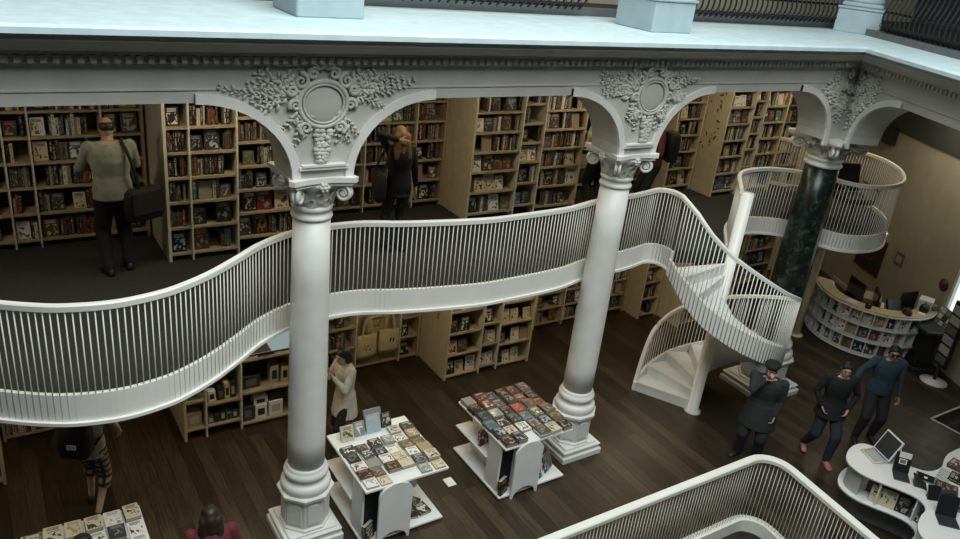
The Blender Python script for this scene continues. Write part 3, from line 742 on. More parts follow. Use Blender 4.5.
# ------------------------------------------------------------------ bookcases
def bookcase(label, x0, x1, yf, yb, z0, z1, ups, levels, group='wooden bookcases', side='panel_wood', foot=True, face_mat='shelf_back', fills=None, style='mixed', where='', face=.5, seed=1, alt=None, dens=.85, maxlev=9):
    """ups = inner uprights; levels = shelf board heights (top faces); alt = {bay: levels}"""
    t = thing('bookcase', label, 'bookcase', (x0, yf, z0), 0, group); rr = random.Random(seed)
    for x in (x0, x1):
        m = MB(); xa = x if x == x0 else x-.035; m.box(xa, xa+.035, yf, yb, z0, z1); m.build('side_panel', side, t)
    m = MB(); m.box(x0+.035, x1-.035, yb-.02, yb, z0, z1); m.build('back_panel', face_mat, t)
    m = MB(); m.box(x0+.035, x1-.035, yf, yb-.02, z1-.03, z1); m.build('top_panel', 'shelf_wood', t)
    for x in ups:
        m = MB(); m.cbox(x-.011, x+.011, yf-.015, yb-.02, z0, z1-.03, .003); m.build('divider', 'shelf_edge', t)
    xs = [x0+.035]+[x for x in ups]+[x1-.035]
    for bi, (a, b) in enumerate(zip(xs, xs[1:])):
        L = (alt or {}).get(bi, levels)
        for si, z in enumerate(L):
            ga, gb = (a if a == xs[0] else a+.011), (b if b == xs[-1] else b-.011)
            m = MB(); m.box(ga, gb, yf+.004, yb-.02, z-.028, z); m.build('shelf', 'shelf_wood', t)
            if fills is False or si > maxlev: continue
            hm = (L[si+1]-.028 if si+1 < len(L) else z1-.03)-z
            bay = ('bay '+['one', 'two', 'three', 'four', 'five', 'six', 'seven'][bi]+', ') if len(xs) > 2 else ''
            fill(ga, gb, z, yf, hm-.012, style, rr, ORD[si]+' shelf up, '+bay+where, 'books on the shelves', face=face, dens=dens)
    return t
LV = [2.98, 3.31, 3.63, 3.93, 4.23, 4.53, 4.83]
LV2 = [3.04, 3.40, 3.74, 4.04, 4.34, 4.64, 4.94]
bookcase('long wooden bookcase on the upstairs back wall at the far left', -1.7, 1.80, 10.0, 10.35, F, 5.3, [-.63, .30, .57, 1.33], LV, where='far-left upstairs bookcase', style='mixed', face=.42, seed=11, side='shelf_wood', dens=.93)
bookcase('wooden bookcase projecting upstairs to the right of the man with the shoulder bag', 1.83, 3.70, 9.1, 10.35, F, 5.3, [2.11, 2.66], LV, where='bookcase behind nearest column', style='dark', face=.5, seed=12, alt={2: [3.10, 3.42, 3.72, 4.02, 4.32, 4.62, 4.9]}, side='shelf_edge', dens=.95)
bookcase('wooden bookcase upstairs behind the long-haired woman in black', 3.75, 6.12, 10.05, 10.4, F, 5.3, [4.78, 5.60], LV, where='bookcase behind blonde woman', style='dark', face=.3, seed=13, dens=.95, side='shelf_wood')
bookcase('wooden bookcase upstairs with a broad beige end panel, in the middle arch', 6.13, 8.24, 9.3, 10.4, F, 5.3, [6.99, 7.40], LV, where='upstairs middle-arch bookcase', style='mixed', face=.45, seed=14, alt={1: LV2}, dens=.93)
bookcase('dark recessed bookcase upstairs behind the person in the white shirt', 8.30, 10.45, 10.05, 10.4, F, 5.3, [9.2], LV, where='recessed upstairs bookcase', style='dark', face=.3, seed=15, dens=.9, side='shelf_wood')
bookcase('narrow wooden bookcase upstairs beside the person with the red scarf', 10.52, 11.22, 9.55, 10.4, F, 5.3, [], LV, where='narrow upstairs bookcase', style='dark', face=.3, seed=16, dens=.95)
bookcase('wooden bookcase upstairs whose end panel carries scattered leaf-shaped cut-outs', 11.26, 12.90, 9.08, 10.4, F, 5.3, [11.92, 12.24], LV, where='leaf-panel upstairs bookcase', style='mixed', face=.4, seed=17, alt={1: LV2}, dens=.93)
bookcase('tall wooden bookcase on the back wall beyond the round balcony', 13.5, 15.4, 10.25, 10.6, 0, 5.2, [14.4], [.1, .5, .9, 1.3, 1.7, 2.1, 2.5, 2.9, 3.2, 3.5, 3.86, 4.22, 4.58], where='bookcase beyond round balcony', style='mixed', face=.5, seed=18, dens=.9, maxlev=12)
# ground floor
GL = [.07, .46, .86, 1.26, 1.66, 2.06]
bookcase('wooden bookcase downstairs with a broad end panel, right of the tote bags', 6.10, 7.83, 9.38, 10.45, 0, 2.45, [6.77, 7.13], GL, where='middle downstairs bookcase', style='light', face=.92, seed=21, alt={1: [.12, .53, .93, 1.33, 1.73, 2.1]}, dens=.93)
bookcase('wooden bookcase on the downstairs back wall seen behind the middle column', 7.9, 10.92, 10.3, 10.62, 0, 2.45, [8.6, 9.28, 10.0], [.10, .42, .74, 1.06, 1.4, 1.75, 2.1], where='downstairs back-wall bookcase', style='mixed', face=.6, seed=22, side='shelf_wood')
bookcase('small wooden bookcase with a tall end panel under the walkway bend', 10.95, 11.46, 9.89, 10.62, 0, 2.45, [], [.08, .44, .80, 1.16, 1.5, 1.85], where='bookcase under walkway bend', style='dark', face=.6, seed=23)
bookcase('wooden bookcase with a tall end panel partly behind the spiral staircase', 11.50, 13.0, 9.3, 10.62, 0, 2.45, [12.2], [.08, .44, .80, 1.16, 1.5, 1.85], where='bookcase behind spiral staircase', style='dark', face=.6, seed=24)
bookcase('dark wooden bookcase at the far left edge downstairs', -2.2, -.18, 9.41, 10.3, 0, 2.45, [-.85], GL, where='far-left downstairs bookcase', style='mixed', face=.6, seed=25)
bookcase('wooden bookcase downstairs behind the man in plaid shorts', -.15, 1.93, 10.32, 10.65, 0, 2.45, [.85], GL, where='bookcase behind plaid-shorts man', style='mixed', face=.6, seed=26, side='shelf_wood')
gift = bookcase('low wooden shelf of gift boxes under the walkway with the screen on top', 1.96, 3.52, 9.40, 10.3, 0, 1.12, [2.26, 2.75], [.07, .58], fills=False, side='panel_wood', alt={0: [.17, .62], 1: [.17, .52]})
bags = bookcase('wooden wall shelf with an open bay for hanging tote bags', 4.0, 6.08, 10.25, 10.62, 0, 2.45, [4.88, 5.69], [.06, .44, .82, 1.2, 1.6, 2.0], fills=False, side='shelf_wood', alt={1: [.06, 1.9]}, face_mat='panel_wood')
rr = random.Random(31)
for si, z in enumerate([.06, .44, .82, 1.2]):
    fill(4.05, 4.86, z, 10.25, .3, 'mixed', rr, ORD[si]+' shelf up, shelf left of bags', 'books on the shelves', face=.8)
    fill(5.72, 6.03, z, 10.25, .3, 'dark', rr, ORD[si]+' shelf up, shelf right of bags', 'books on the shelves', face=.8)
# markings on the end panels: cut-out leaves and small vertical lettering
def kids(o, n): return [c for c in o.children if c.name.split('.')[0] == n]
def leafmark(mb, x, y, z, a, l):
    Mx = Matrix.Translation((x, y, z)) @ Matrix.Rotation(a, 4, 'X')
    mb.add([(0, 0, -l), (0, l*.38, -l*.1), (0, l*.30, l*.5), (0, 0, l), (0, -l*.34, l*.45), (0, -l*.36, -l*.2), (-.004, 0, -l), (-.004, l*.38, -l*.1), (-.004, l*.30, l*.5), (-.004, 0, l), (-.004, -l*.34, l*.45), (-.004, -l*.36, -l*.2)],
           [(0,1,2,3,4,5), (11,10,9,8,7,6)]+[(i, (i+1) % 6, 6+(i+1) % 6, 6+i) for i in range(6)], M=Mx)
def panel_of(x): return min((o for o in bpy.data.objects if o.name.startswith('side_panel')), key=lambda o: abs(wmat(o).translation.x+o.data.vertices[0].co.x-x)+abs(wmat(o).translation.z-(F if x > 9 else 0))*.0)
m = MB(); rr = random.Random(5)
for k in range(34):
    z = 4.85-rr.random()**1.3*1.15; y = 9.2+rr.random()*.55; leafmark(m, 11.262, y, z, rr.uniform(-1.2, 1.2), rr.uniform(.035, .06))
leafp = [o for o in bpy.data.objects if o.name.startswith('side_panel') and abs(wmat(o.parent).translation.x-11.26) < .01][0]
m.build('leaf_cutouts', 'brown_wall', leafp)
def glyphs(x, y, z0, n, par, h=.055, mat='ink'):
    """a column of small upright letters reading down the panel"""
    mb = MB(); rr = random.Random(int(x*100))
    for k in range(n):
        z = z0-k*h*1.15
        for (a, b, c, e) in rr.sample([(-.02, .02, .0, .008), (-.02, .02, .018, .026), (-.02, .02, .036, .042), (-.02, -.012, 0, .042), (.012, .02, 0, .042), (-.004, .004, 0, .042)], 3):
            mb.box(x-.004, x+.001, y+a, y+b, z+c, z+e)
    mb.build('panel_lettering', mat, par)
side = lambda X, Z: [o for o in bpy.data.objects if o.name.startswith('side_panel') and abs(wmat(o.parent).translation.x-X) < .01 and abs(wmat(o.parent).translation.z-Z) < .01][0]
glyphs(11.262, 9.35, 3.95, 4, leafp)
glyphs(6.10, 9.75, 1.62, 11, side(6.10, 0))
glyphs(6.13, 9.75, 4.75, 7, side(6.13, F), mat='pale_print')
# ------------------------------------------------------------------ display tables of books
def display_table(x0, y0, label):
    """white display table 1.12 x 1.2 m: top, base board, side shelf, inner walls, dark recess, round-headed front panel"""
    t = thing('display_table', label, 'table', (x0, y0, 0), 0, 'white book display tables')
    B = lambda m, n, mat='white_laminate': m.build(n, mat, t, world=False)
    W, D = 1.12, 1.2
    m = MB(); m.cbox(0, W, .0, D, .815, .85, .006); B(m, 'tabletop')
    m = MB(); m.cbox(.0, .20, .0, D, .03, .06, .004); m.cbox(.20, W, .02, D, .03, .06, .004); B(m, 'base_board')
    m = MB(); m.cbox(.0, .25, .40, D, .43, .455, .004); B(m, 'side_shelf')
    m = MB(); m.box(.25, .28, .10, D-.05, .06, .815); m.box(.60, .63, .16, D-.05, .06, .815); m.box(.66, .93, .42, .44, .30, .815); m.box(.28, .60, D-.2, D-.17, .06, .815); B(m, 'inner_wall', 'white_laminate')
    m = MB(); m.box(.02, .05, .12, .40, .06, .815); m.box(.05, .25, .385, .40, .06, .815); B(m, 'side_panel')
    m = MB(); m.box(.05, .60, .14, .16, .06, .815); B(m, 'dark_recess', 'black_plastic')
    # round-headed front panel with an arch cut from its foot
    a, b = .17, .61; c = (a+b)/2; hw = .225
    pl = [(a, .0), (a+.03, .0)]+[(c-.185*math.cos(PI*k/12), .0+.15*math.sin(PI*k/12)) for k in range(13)]+[(b-.03, 0), (b, 0), (b, .70)]+[(c+hw*math.cos(PI*k/14), .70+.175*math.sin(PI*k/14)) for k in range(15)]+[(a, .70)]
    m = MB(); m.prism(pl, -.035, -.004, M1); B(m, 'front_panel')
    return t
TB = [(3.32, 6.50, 'white display table of games and paperbacks right of the nearest column'),
      (5.29, 6.50, 'white display table of red and blue books left of the middle column'),
      (-.10, 6.15, 'white display table of magazines at the bottom left corner')]
for x, y, l in TB: display_table(x, y, l)
def lay(x0, y0, spec, where, group, style, rr, rows, cols, u0, u1, v0, v1, layers=(1, 3), skip=(), per=None):
    """flat books in rows; row one is nearest the viewer"""
    rn = ['front', 'second', 'third', 'fourth', 'fifth', 'back']
    for r_ in range(rows):
        ya = v0+(v1-v0)*r_/rows; n = cols; dx = (u1-u0)/n
        for c in range(n):
            if (r_, c) in skip: continue
            W = dx*rr.uniform(.80, .97); D = (v1-v0)/rows*rr.uniform(.84, .98); z = .851; L = rr.randint(*layers)
            for k in range(L):
                T = rr.uniform(.014, .035)
                M = Matrix.Translation((x0+u0+dx*(c+.5)+rr.uniform(-.006, .006), y0+ya+rr.uniform(0, .008), z+T/2)) @ RZ(rr.uniform(-.05, .05)) @ RX(-PI/2)
                top = k == L-1
                row = 'back' if r_ == rows-1 else rn[r_]
                book(M, W, T, D, style if per is None else per(r_, c, rr), rr, ('{c} book topping its pile, ' if L > 1 else '{c} book lying flat, ')*top+('' if top else '{c} book, '+('bottom' if k == 0 else 'middle')+' of its pile, ')+ORD[c]+' along, '+row+' row, '+where, group)
                z += T+.0006
rr = random.Random(41)
lay(3.32, 6.50, None, 'table right of nearest column', 'books lying on the tables', 'games', rr, 6, 6, .02, 1.10, .015, 1.02, (1, 2), skip=((0, 2), (0, 3), (5, 0), (5, 1), (5, 2), (5, 3)), per=lambda r, c, q: 'light' if (r in (2, 3) and c in (1, 2, 3) and q.random() < .8) or q.random() < .12 else 'games')
for k, (x, y, w, h, c) in enumerate([(3.52, 7.52, .17, .20, None), (3.70, 7.56, .15, .19, None), (3.90, 7.56, .20, .24, 'pale blue'), (4.10, 7.60, .14, .19, None), (3.93, 7.63, .24, .27, 'grey')]):
    M = Matrix.Translation((x, y-.04, .853)) @ RX(-.38); book(M, w, .03, h, 'games', rr, '{c} book propped upright, '+ORD[k]+' along the back of the games table', 'books propped at the back of the games table', colour=c)
lay(5.29, 6.50, None, 'table left of middle column', 'books lying on the tables', 'red', rr, 6, 6, .0, 1.12, -.0, 1.19, (2, 3), skip=((0, 2),), per=lambda r, c, q: 'light' if r < 2 and q.random() < .4 else ('red' if q.random() < .6 else 'dark') if r > 1 else 'mixed')
lay(-.10, 6.15, None, 'table at bottom left', 'books lying on the tables', 'mixed', rr, 5, 6, .0, 1.12, .0, 1.19, (1, 2), per=lambda r, c, q: 'light' if q.random() < .4 else 'mixed')
for (x, y, z, a, st_, w, lb) in ((3.42, 6.56, .061, .5, 'dark', .17, 'standing on the base of the games table'), (5.39, 6.56, .061, .45, 'dark', .17, 'standing on the base of the red-book table'), (5.40, 7.15, .456, .3, 'red', .16, 'standing on the side shelf of the red-book table')):
    book(Matrix.Translation((x, y, z+.01)) @ RZ(a) @ RX(-.12), w, .05, .22, st_, rr, '{c} thick book '+lb, 'books standing on the table bases', colour='black' if st_ == 'dark' else 'dark red')
for k in range(5):
    book(Matrix.Translation((6.02+.07*k, 6.60+.03*k, .063)) @ RZ(.5) @ RX(-.35), .16, .03, .24, 'light', rr, '{c} magazine leaning '+ORD[k]+' in the row under the red-book table', 'magazines leaning under the red-book table', colour=['white', 'charcoal', 'white', 'black', 'grey'][k])
for k in range(4):
    book(Matrix.Translation((4.06+.2*(k % 2), 6.64+.20*(k//2), .061+.018)) @ RZ(.3*k-.2) @ RX(-PI/2), .17, .034, .20, 'dark', rr, '{c} box lying '+ORD[k]+' on the base of the games table', 'dark boxes on the base of the games table', colour='black')
# small floor plate between the tables
m = MB(); m.cbox(4.83, 4.96, 7.03, 7.20, .0, .012, .004); tag(m.build('floor_plate', 'paper'), 'small pale plate on the plank floor between the two display tables', 'plate')
# floor grating at the right
t = thing('floor_grate', 'black floor grating with a pale rim at the right edge', 'grate', (13.9, 4.8, 0))
q0, q1, q2 = Vector((13.41, 5.04, 0)), Vector((13.45, 4.45, 0)), Vector((14.55, 5.02, 0)); e1, e2 = (q2-q0), (q1-q0)
m = MB(); loop = [q0, q2, q2+e2, q1]
for a, b in zip(loop, loop[1:]+loop[:1]): 
    dd = (b-a).normalized(); nn = Vector((-dd.y, dd.x, 0))*.018
    m.add([tuple(a-nn), tuple(b-nn), tuple(b+nn), tuple(a+nn)]+[tuple(p+Vector((0, 0, .012))) for p in (a-nn, b-nn, b+nn, a+nn)], [(0,1,2,3),(7,6,5,4),(0,4,5,1),(1,5,6,2),(2,6,7,3),(3,7,4,0)])
m.build('rim', 'pale_print', t)
m = MB()
for k in range(1, 26):
    a = q0+e1*(k/26)+Vector((0, 0, .004)); m.tube([tuple(a), tuple(a+e2)], .009, 4)
for k in range(1, 9):
    a = q0+e2*(k/9)+Vector((0, 0, .003)); m.tube([tuple(a), tuple(a+e1)], .006, 4)
m.build('grating', 'black_iron', t)

# ------------------------------------------------------------------ wavy white table at the lower right
TOPO = [(9.46, 4.20), (9.50, 4.32), (9.60, 4.42), (9.78, 4.50), (9.98, 4.53), (10.14, 4.48), (10.22, 4.32), (10.21, 4.09), (10.28, 3.85), (10.40, 3.70), (10.57, 3.66), (10.75, 3.68), (10.95, 3.76), (11.2, 3.8), (11.6, 3.75), (11.9, 3.4), (11.8, 2.9), (11.3, 2.5), (10.6, 2.35), (9.9, 2.35), (9.3, 2.55), (9.02, 2.8), (9.02, 2.98), (9.15, 3.12), (9.37, 3.21), (9.55, 3.25), (9.66, 3.33), (9.70, 3.46), (9.65, 3.62), (9.56, 3.80), (9.48, 3.98), (9.455, 4.10)]
top = [(p.x, p.y) for p in crom([(x, y, 0) for x, y in TOPO], 5, closed=True)]
def inset(pl, d):
    out = []; n = len(pl)
    for i in range(n):
        a, b = Vector(pl[i-1]), Vector(pl[(i+1) % n]); t_ = (b-a).normalized(); out.append((pl[i][0]+t_.y*d, pl[i][1]-t_.x*d))
    return out
wv = thing('wavy_table', 'white wavy-edged display table with an open lower shelf at the lower right', 'table', (10.3, 3.6, 0))
m = MB(); m.prism(top, .81, .85, smooth=True); m.build('tabletop', 'white_laminate', wv)
m = MB(); m.prism(inset(top, .0), .41, .45, smooth=True); m.build('lower_shelf', 'white_laminate', wv)
def wall_strip(i0, i1, d0, z0, z1, name, mat, th=.02):
    mb = MB(); a = inset(top, d0); b = inset(top, d0+th); n = len(top); ids = [i % n for i in range(i0, i1+1)]
    mb.loft([[(*a[i], z0), (*b[i], z0), (*b[i], z1), (*a[i], z1)] for i in ids], smooth=False); mb.build(name, mat, wv)
wall_strip(-8, 40, .26, .0, .41, 'plinth', 'slate'); wall_strip(100, 152, .26, .0, .41, 'plinth', 'slate')
wall_strip(-6, 26, .07, .45, .81, 'end_panel', 'grey_laminate')
wall_strip(122, 152, .30, .45, .81, 'back_panel', 'dark_plastic')
for i in (122, 134, 146):
    p = Vector((*top[i], 0)); q_ = Vector((*inset(top, .28)[i], 0)); mb = MB(); dd = (q_-p).normalized(); nn = Vector((-dd.y, dd.x, 0))*.01
    mb.add([tuple(v+Vector((0, 0, z))) for z in (.45, .81) for v in (p+dd*.02-nn, q_-nn, q_+nn, p+dd*.02+nn)], [(0,1,2,3),(7,6,5,4),(0,4,5,1),(1,5,6,2),(2,6,7,3),(3,7,4,0)]); mb.build('divider', 'white_laminate', wv)
rr = random.Random(77)
for k, i in enumerate(range(118, 150, 4)):
    a, b = inset(top, .10)[i], inset(top, .10)[i+1]; ang = math.atan2(b[1]-a[1], b[0]-a[0])
    book(Matrix.Translation((a[0], a[1], .453)) @ RZ(ang+PI) @ RX(-.2), .17, .03, .24, 'dark', rr, '{c} book standing '+ORD[k]+' on the lower shelf of the wavy white table', 'books on the lower shelf of the wavy table')
Z = .851
# picture panel on an easel stand
e = thing('easel_frame', 'white-edged picture panel leaning back on a small easel on the wavy table', 'frame', (10.0, 4.22, Z), R_(-112))
m = MB(); M = Matrix.Translation((0, .05, .0)) @ RX(-.42); m.cbox(-.17, .17, -.012, .012, .04, .37, .004, M); m.build('frame', 'white_laminate', e, world=False)
m = MB(); m.box(-.15, .15, .012, .016, .06, .35, M); m.box(-.15, .15, -.016, -.012, .06, .35, M); m.build('board', 'dark_plastic', e, world=False)
m = MB()
for sx in (-.15, .15): m.tube([(sx, .19, .32), (sx, .22, .012), (sx, -.14, .012)], .009, 6); m.tube([(sx, .07, .04), (sx, -.14, .012)], .009, 6)
m.tube([(-.15, -.14, .012), (.15, -.14, .012)], .009, 6); m.tube([(-.15, .22, .012), (.15, .22, .012)], .009, 6); m.build('stand', 'ivory_metal', e, world=False)
m = MB(); m.box(-.13, .13, -.10, .19, .006, .010); m.build('mesh_tray', 'grey_laminate', e, world=False)
def open_case(x, y, rz, label, w=.20, hgt=.27, card=True, back=True):
    t = thing('display_folder', label, 'folder', (x, y, Z), rz, 'open dark folders on the wavy table')
    m = MB(); m.cbox(-w/2, w/2, -.15, .06, 0, .018, .004); m.build('base', 'dark_plastic', t, world=False)
    M = Matrix.Translation((0, .06, .012)) @ RX(-.32); m = MB(); m.cbox(-w/2, w/2, -.008, .008, 0, hgt, .003, M); lid = m.build('cover', 'black_plastic', t, world=False)
    if card:
        m = MB(); m.box(-w*.24, w*.24, -.0095, -.008, hgt*.42, hgt*.68, M); m.build('label_card', 'paper', lid, world=False)
        m = MB(); m.box(-w*.18, w*.18, -.0105, -.0095, hgt*.46, hgt*.64, M); m.build('label_print', 'slate', lid, world=False)
    if back:
        m = MB(); m.box(-w*.4, w*.35, .02, .024, .02, hgt*1.04, Matrix.Translation((.02, .06, .012)) @ RX(-.18)); m.build('sheet', 'paper', t, world=False)
open_case(9.93, 3.82, R_(-52), 'open black folder with a white label card nearest the easel on the wavy table')
open_case(9.62, 3.02, R_(-48), 'open dark folder with no card at the near end of the wavy table', card=False, back=False, w=.24)
def flat_tablet(x, y, rz, label, w, h_, mat, extra=True):
    t = thing('tablet', label, 'tablet', (x, y, Z), rz)
    m = MB(); m.cbox(-w/2, w/2, -h_/2, h_/2, 0, .016, .005); m.build('body', mat, t, world=False)
    if extra: m = MB(); m.box(-w/2+.015, w/2-.015, -h_/2+.02, h_/2-.02, .016, .0175); m.build('screen', 'screen_glass', t, world=False); m = MB(); m.box(-.03, .02, -.02, .02, .0175, .0182); m.build('sticker', 'paper', t, world=False)
flat_tablet(10.20, 3.62, R_(25), 'slate tablet lying flat in the middle of the wavy table', .20, .24, 'slate')
def tilt_case(x, y, rz, label, w=.16, h_=.22, ang=.9):
    t = thing('display_stand', label, 'stand', (x, y, Z), rz, 'tilted dark stands on the wavy table')
    M = Matrix.Translation((0, 0, .0)) @ RX(-ang); m = MB(); m.cbox(-w/2, w/2, -.01, .01, 0.01, h_, .003, M); m.build('plate', 'black_plastic', t, world=False)
    m = MB(); m.add([(-w*.4, .02, 0), (w*.4, .02, 0), (w*.4, h_*math.sin(ang)*.9, 0), (-w*.4, h_*math.sin(ang)*.9, 0), (-w*.4, h_*math.sin(ang)*.85, h_*math.cos(ang)*.8), (w*.4, h_*math.sin(ang)*.85, h_*math.cos(ang)*.8)], [(0,1,2,3), (3,2,5,4), (0,4,5,1), (0,3,4), (1,5,2)]); m.build('wedge', 'dark_plastic', t, world=False)
tilt_case(10.02, 3.50, R_(35), 'dark tilted stand leaning beside the slate tablet', ang=1.0)
tilt_case(9.83, 3.30, R_(-40), 'dark tilted stand between the slate tablet and the near folder', ang=.55, h_=.20)
tilt_case(9.90, 3.12, R_(-30), 'small dark tilted stand next to the folder without a card', ang=.7, h_=.18)
m = None
t = thing('wire_stand', 'low white wire stand lying on the wavy table beside its inner bend', 'stand', (10.47, 3.52, Z), R_(15))
m = MB()
for k in range(4): m.tube([(-.14+.09*k, -.07, .015), (-.11+.09*k, .07, .03), (-.05+.09*k, .05, .015), (-.08+.09*k, -.06, .015)], .006, 5, closed=True)
m.build('wires', 'white_metal', t, world=False); m = MB(); m.box(-.16, .2, -.08, .08, 0, .008); m.build('tray', 'grey_laminate', t, world=False)
def pile(x, y, rz, n, w, dp, label, base='games', z=Z):
    rr = random.Random(int(x*1000))
    for k in range(n):
        T = rr.uniform(.012, .025); book(Matrix.Translation((x+rr.uniform(-.01, .01), y-dp/2, z+T/2)) @ RZ(rz+rr.uniform(-.08, .08)) @ RX(-PI/2), w, T, dp, base, rr, '{c} booklet, '+ORD[k]+' from the bottom, '+label, 'booklets piled on the wavy table'); z += T+.0006
pile(10.27, 3.36, .5, 3, .24, .26, 'pile behind the tilted stands', 'games'); pile(10.62, 3.40, .3, 2, .22, .2, 'pale pile at the inner bend', 'light'); pile(10.10, 3.06, .6, 3, .24, .2, 'pile by the near folder', 'games'); pile(10.9, 3.55, .1, 4, .2, .22, 'tall pile at the right frame edge', 'dark'); pile(10.45, 3.08, .2, 2, .2, .24, 'pale pile at the near right', 'light')

# ------------------------------------------------------------------ round counter
CC = Vector((15.20, 7.56, 0)); RC = 1.14; A0, A1 = R_(118), R_(296)
def ring(mb, r0_, r1_, z0, z1, a0_=A0, a1_=A1, n=48):
    mb.loft([[tuple(CC+Vector((rr_*math.cos(a), rr_*math.sin(a), z))) for rr_, z in ((r0_, z0), (r1_, z0), (r1_, z1), (r0_, z1))] for a in [a0_+(a1_-a0_)*i/n for i in range(n+1)]], smooth=False)
ct = thing('round_counter', 'round white service counter with three tiers of books below a wooden top', 'counter', tuple(CC))
for z in (.05, .36, .67, .97):
    m = MB(); ring(m, .80 if z > .9 else .86, RC+(.015 if z < .9 else .02), z-.025, z); m.build('tier' if z < .9 else 'rim', 'white_laminate', ct)
m = MB(); ring(m, .84, RC-.01, .971, .995); m.build('worktop', 'counter_wood', ct)
m = MB(); ring(m, .86, .88, 0, .95); m.build('inner_wall', 'grey_laminate', ct)
m = MB(); ring(m, .36, .86, .70, .73, A0+.2, A1-.1); m.build('desk', 'shelf_back', ct)
m = MB(); ring(m, .9, 1.06, 0, .03); m.build('kickboard', 'dark_plastic', ct)
nd = 15
for k in range(nd+1):
    a = A0+(A1-A0)*k/nd; m = MB(); ex = Vector((math.cos(a), math.sin(a), 0)); sd = Vector((-ex.y, ex.x, 0))*.008
    for z0, z1 in ((.05, .335), (.36, .645), (.67, .945)):
        m.add([tuple(CC+ex*r_+sd*s1+Vector((0, 0, z))) for z in (z0, z1) for r_, s1 in ((.88, -1), (1.12, -1), (1.12, 1), (.88, 1))], [(0,1,2,3),(7,6,5,4),(0,4,5,1),(1,5,6,2),(2,6,7,3),(3,7,4,0)])
    m.build('divider', 'white_laminate', ct)
rr = random.Random(91); tn = ['bottom', 'middle', 'top']
for ti, z in enumerate((.05, .36, .67)):
    for k in range(nd):
        a = A0+(A1-A0)*(k+.5)/nd; ex = Vector((math.cos(a), math.sin(a), 0)); p = CC+ex*1.01
        if rr.random() < .12: continue
        for j in range(rr.choice((1, 1, 2))):
            w = rr.uniform(.15, .20)/(1.25 if j else 1)
            book(Matrix.Translation((p.x-ex.x*.04*j, p.y-ex.y*.04*j, z+.004)) @ RZ(a+PI/2+rr.uniform(-.1, .1)) @ RX(-.16), w, .025, rr.uniform(.21, .26), 'light' if rr.random() < .45 else 'dark', rr, '{c} book in '+('front in ' if j == 0 else 'back of ')+ORD[k]+' cell from left, '+tn[ti]+' tier, round counter', 'books in the counter tiers')
def at_c(deg, r_, z): a = R_(deg); return (CC.x+r_*math.cos(a), CC.y+r_*math.sin(a), z)
def monitor(deg, r_, z, rz, label, w=.5, h_=.32):
    t = thing('monitor', label, 'monitor', at_c(deg, r_, z), rz, 'monitors behind the counter')
    m = MB(); m.cbox(-w/2, w/2, -.02, .02, .10, .10+h_, .008); m.build('casing', 'black_plastic', t, world=False)
    m = MB(); m.box(-w/2+.02, w/2-.02, .02, .022, .12, .08+h_); m.build('screen', 'screen_glass', t, world=False)
    m = MB(); m.cbox(-.03, .03, -.0, .03, .01, .14, .004); m.cbox(-.11, .11, -.08, .08, 0, .014, .004); m.build('stand', 'dark_plastic', t, world=False)
monitor(176, .70, .73, R_(65), 'black monitor seen from behind at the left inside the counter', .52, .52)
monitor(288, .60, .73, R_(-10), 'black monitor at the right inside the counter', .44, .40)
monitor(212, .42, .73, R_(40), 'black monitor in the middle of the counter beside the pale printer', .44, .36)
def keyboard(deg, r_, rz, label):
    t = thing('keyboard', label, 'keyboard', at_c(deg, r_, .7305), rz, 'keyboards on the counter desk'); m = MB(); m.cbox(-.2, .2, -.07, .07, 0, .018, .004); m.build('body', 'black_plastic', t, world=False)
    m = MB()
    for i in range(13):
        for j in range(4): m.box(-.19+.029*i, -.167+.029*i, -.055+.028*j, -.033+.028*j, .018, .024)
    m.build('keys', 'dark_plastic', t, world=False)
keyboard(205, .62, R_(30), 'black keyboard on the desk in front of the left monitor'); keyboard(228, .72, R_(50), 'black keyboard on the desk in the middle of the counter')
t = thing('cash_register', 'black cash register on the right part of the counter desk', 'cash register', at_c(249, .68, .7305), R_(-20))
m = MB(); m.cbox(-.2, .2, -.16, .16, 0, .12, .01); m.build('drawer', 'dark_plastic', t, world=False); m = MB(); M = Matrix.Translation((0, .05, .12)) @ RX(-.5); m.cbox(-.16, .16, -.03, .03, 0, .26, .008, M); m.build('display', 'black_plastic', t, world=False)
m = MB(); m.cbox(-.17, -.02, -.15, -.03, .12, .2, .01); m.build('printer', 'black_plastic', t, world=False)
t = thing('printer', 'pale boxy printer on the desk in the middle of the counter', 'printer', at_c(190, .14, .73), R_(30))
m = MB(); m.cbox(-.22, .22, -.18, .18, -.02, .22, .02); m.build('body', 'cardboard', t, world=False); m = MB(); m.box(-.16, .16, -.26, -.16, .06, .075); m.build('paper_tray', 'paper', t, world=False); m = MB(); m.box(-.22, .22, -.185, -.178, .10, .19); m.build('front', 'dark_plastic', t, world=False)
m = MB(); m.lathe([(.06, 0), (.05, .03), (.05, .70), (.24, .72)], at_c(190, .14, 0), 16); tag(m.build('pedestal', 'dark_plastic'), 'dark pedestal carrying the pale printer inside the round counter', 'pedestal')
def papers(deg, r_, z, rz, w, h_, label, n=5):
    t = thing('paper_stack', label, 'papers', at_c(deg, r_, z), rz, 'papers on the counter'); rr = random.Random(deg)
    for k in range(n): m = MB(); m.box(-w/2, w/2, -h_/2, h_/2, k*.004, k*.004+.0035, RZ(rr.uniform(-.08, .08))); m.build('sheet', 'paper', t, world=False)
papers(186, .99, .9955, R_(10), .2, .2, 'white papers on the left part of the counter top'); papers(228, .72, .7305, R_(60), .2, .28, 'white papers on the desk behind the counter top', 3); papers(268, 1.0, .9955, R_(20), .2, .12, 'white papers on the right part of the counter top', 4)
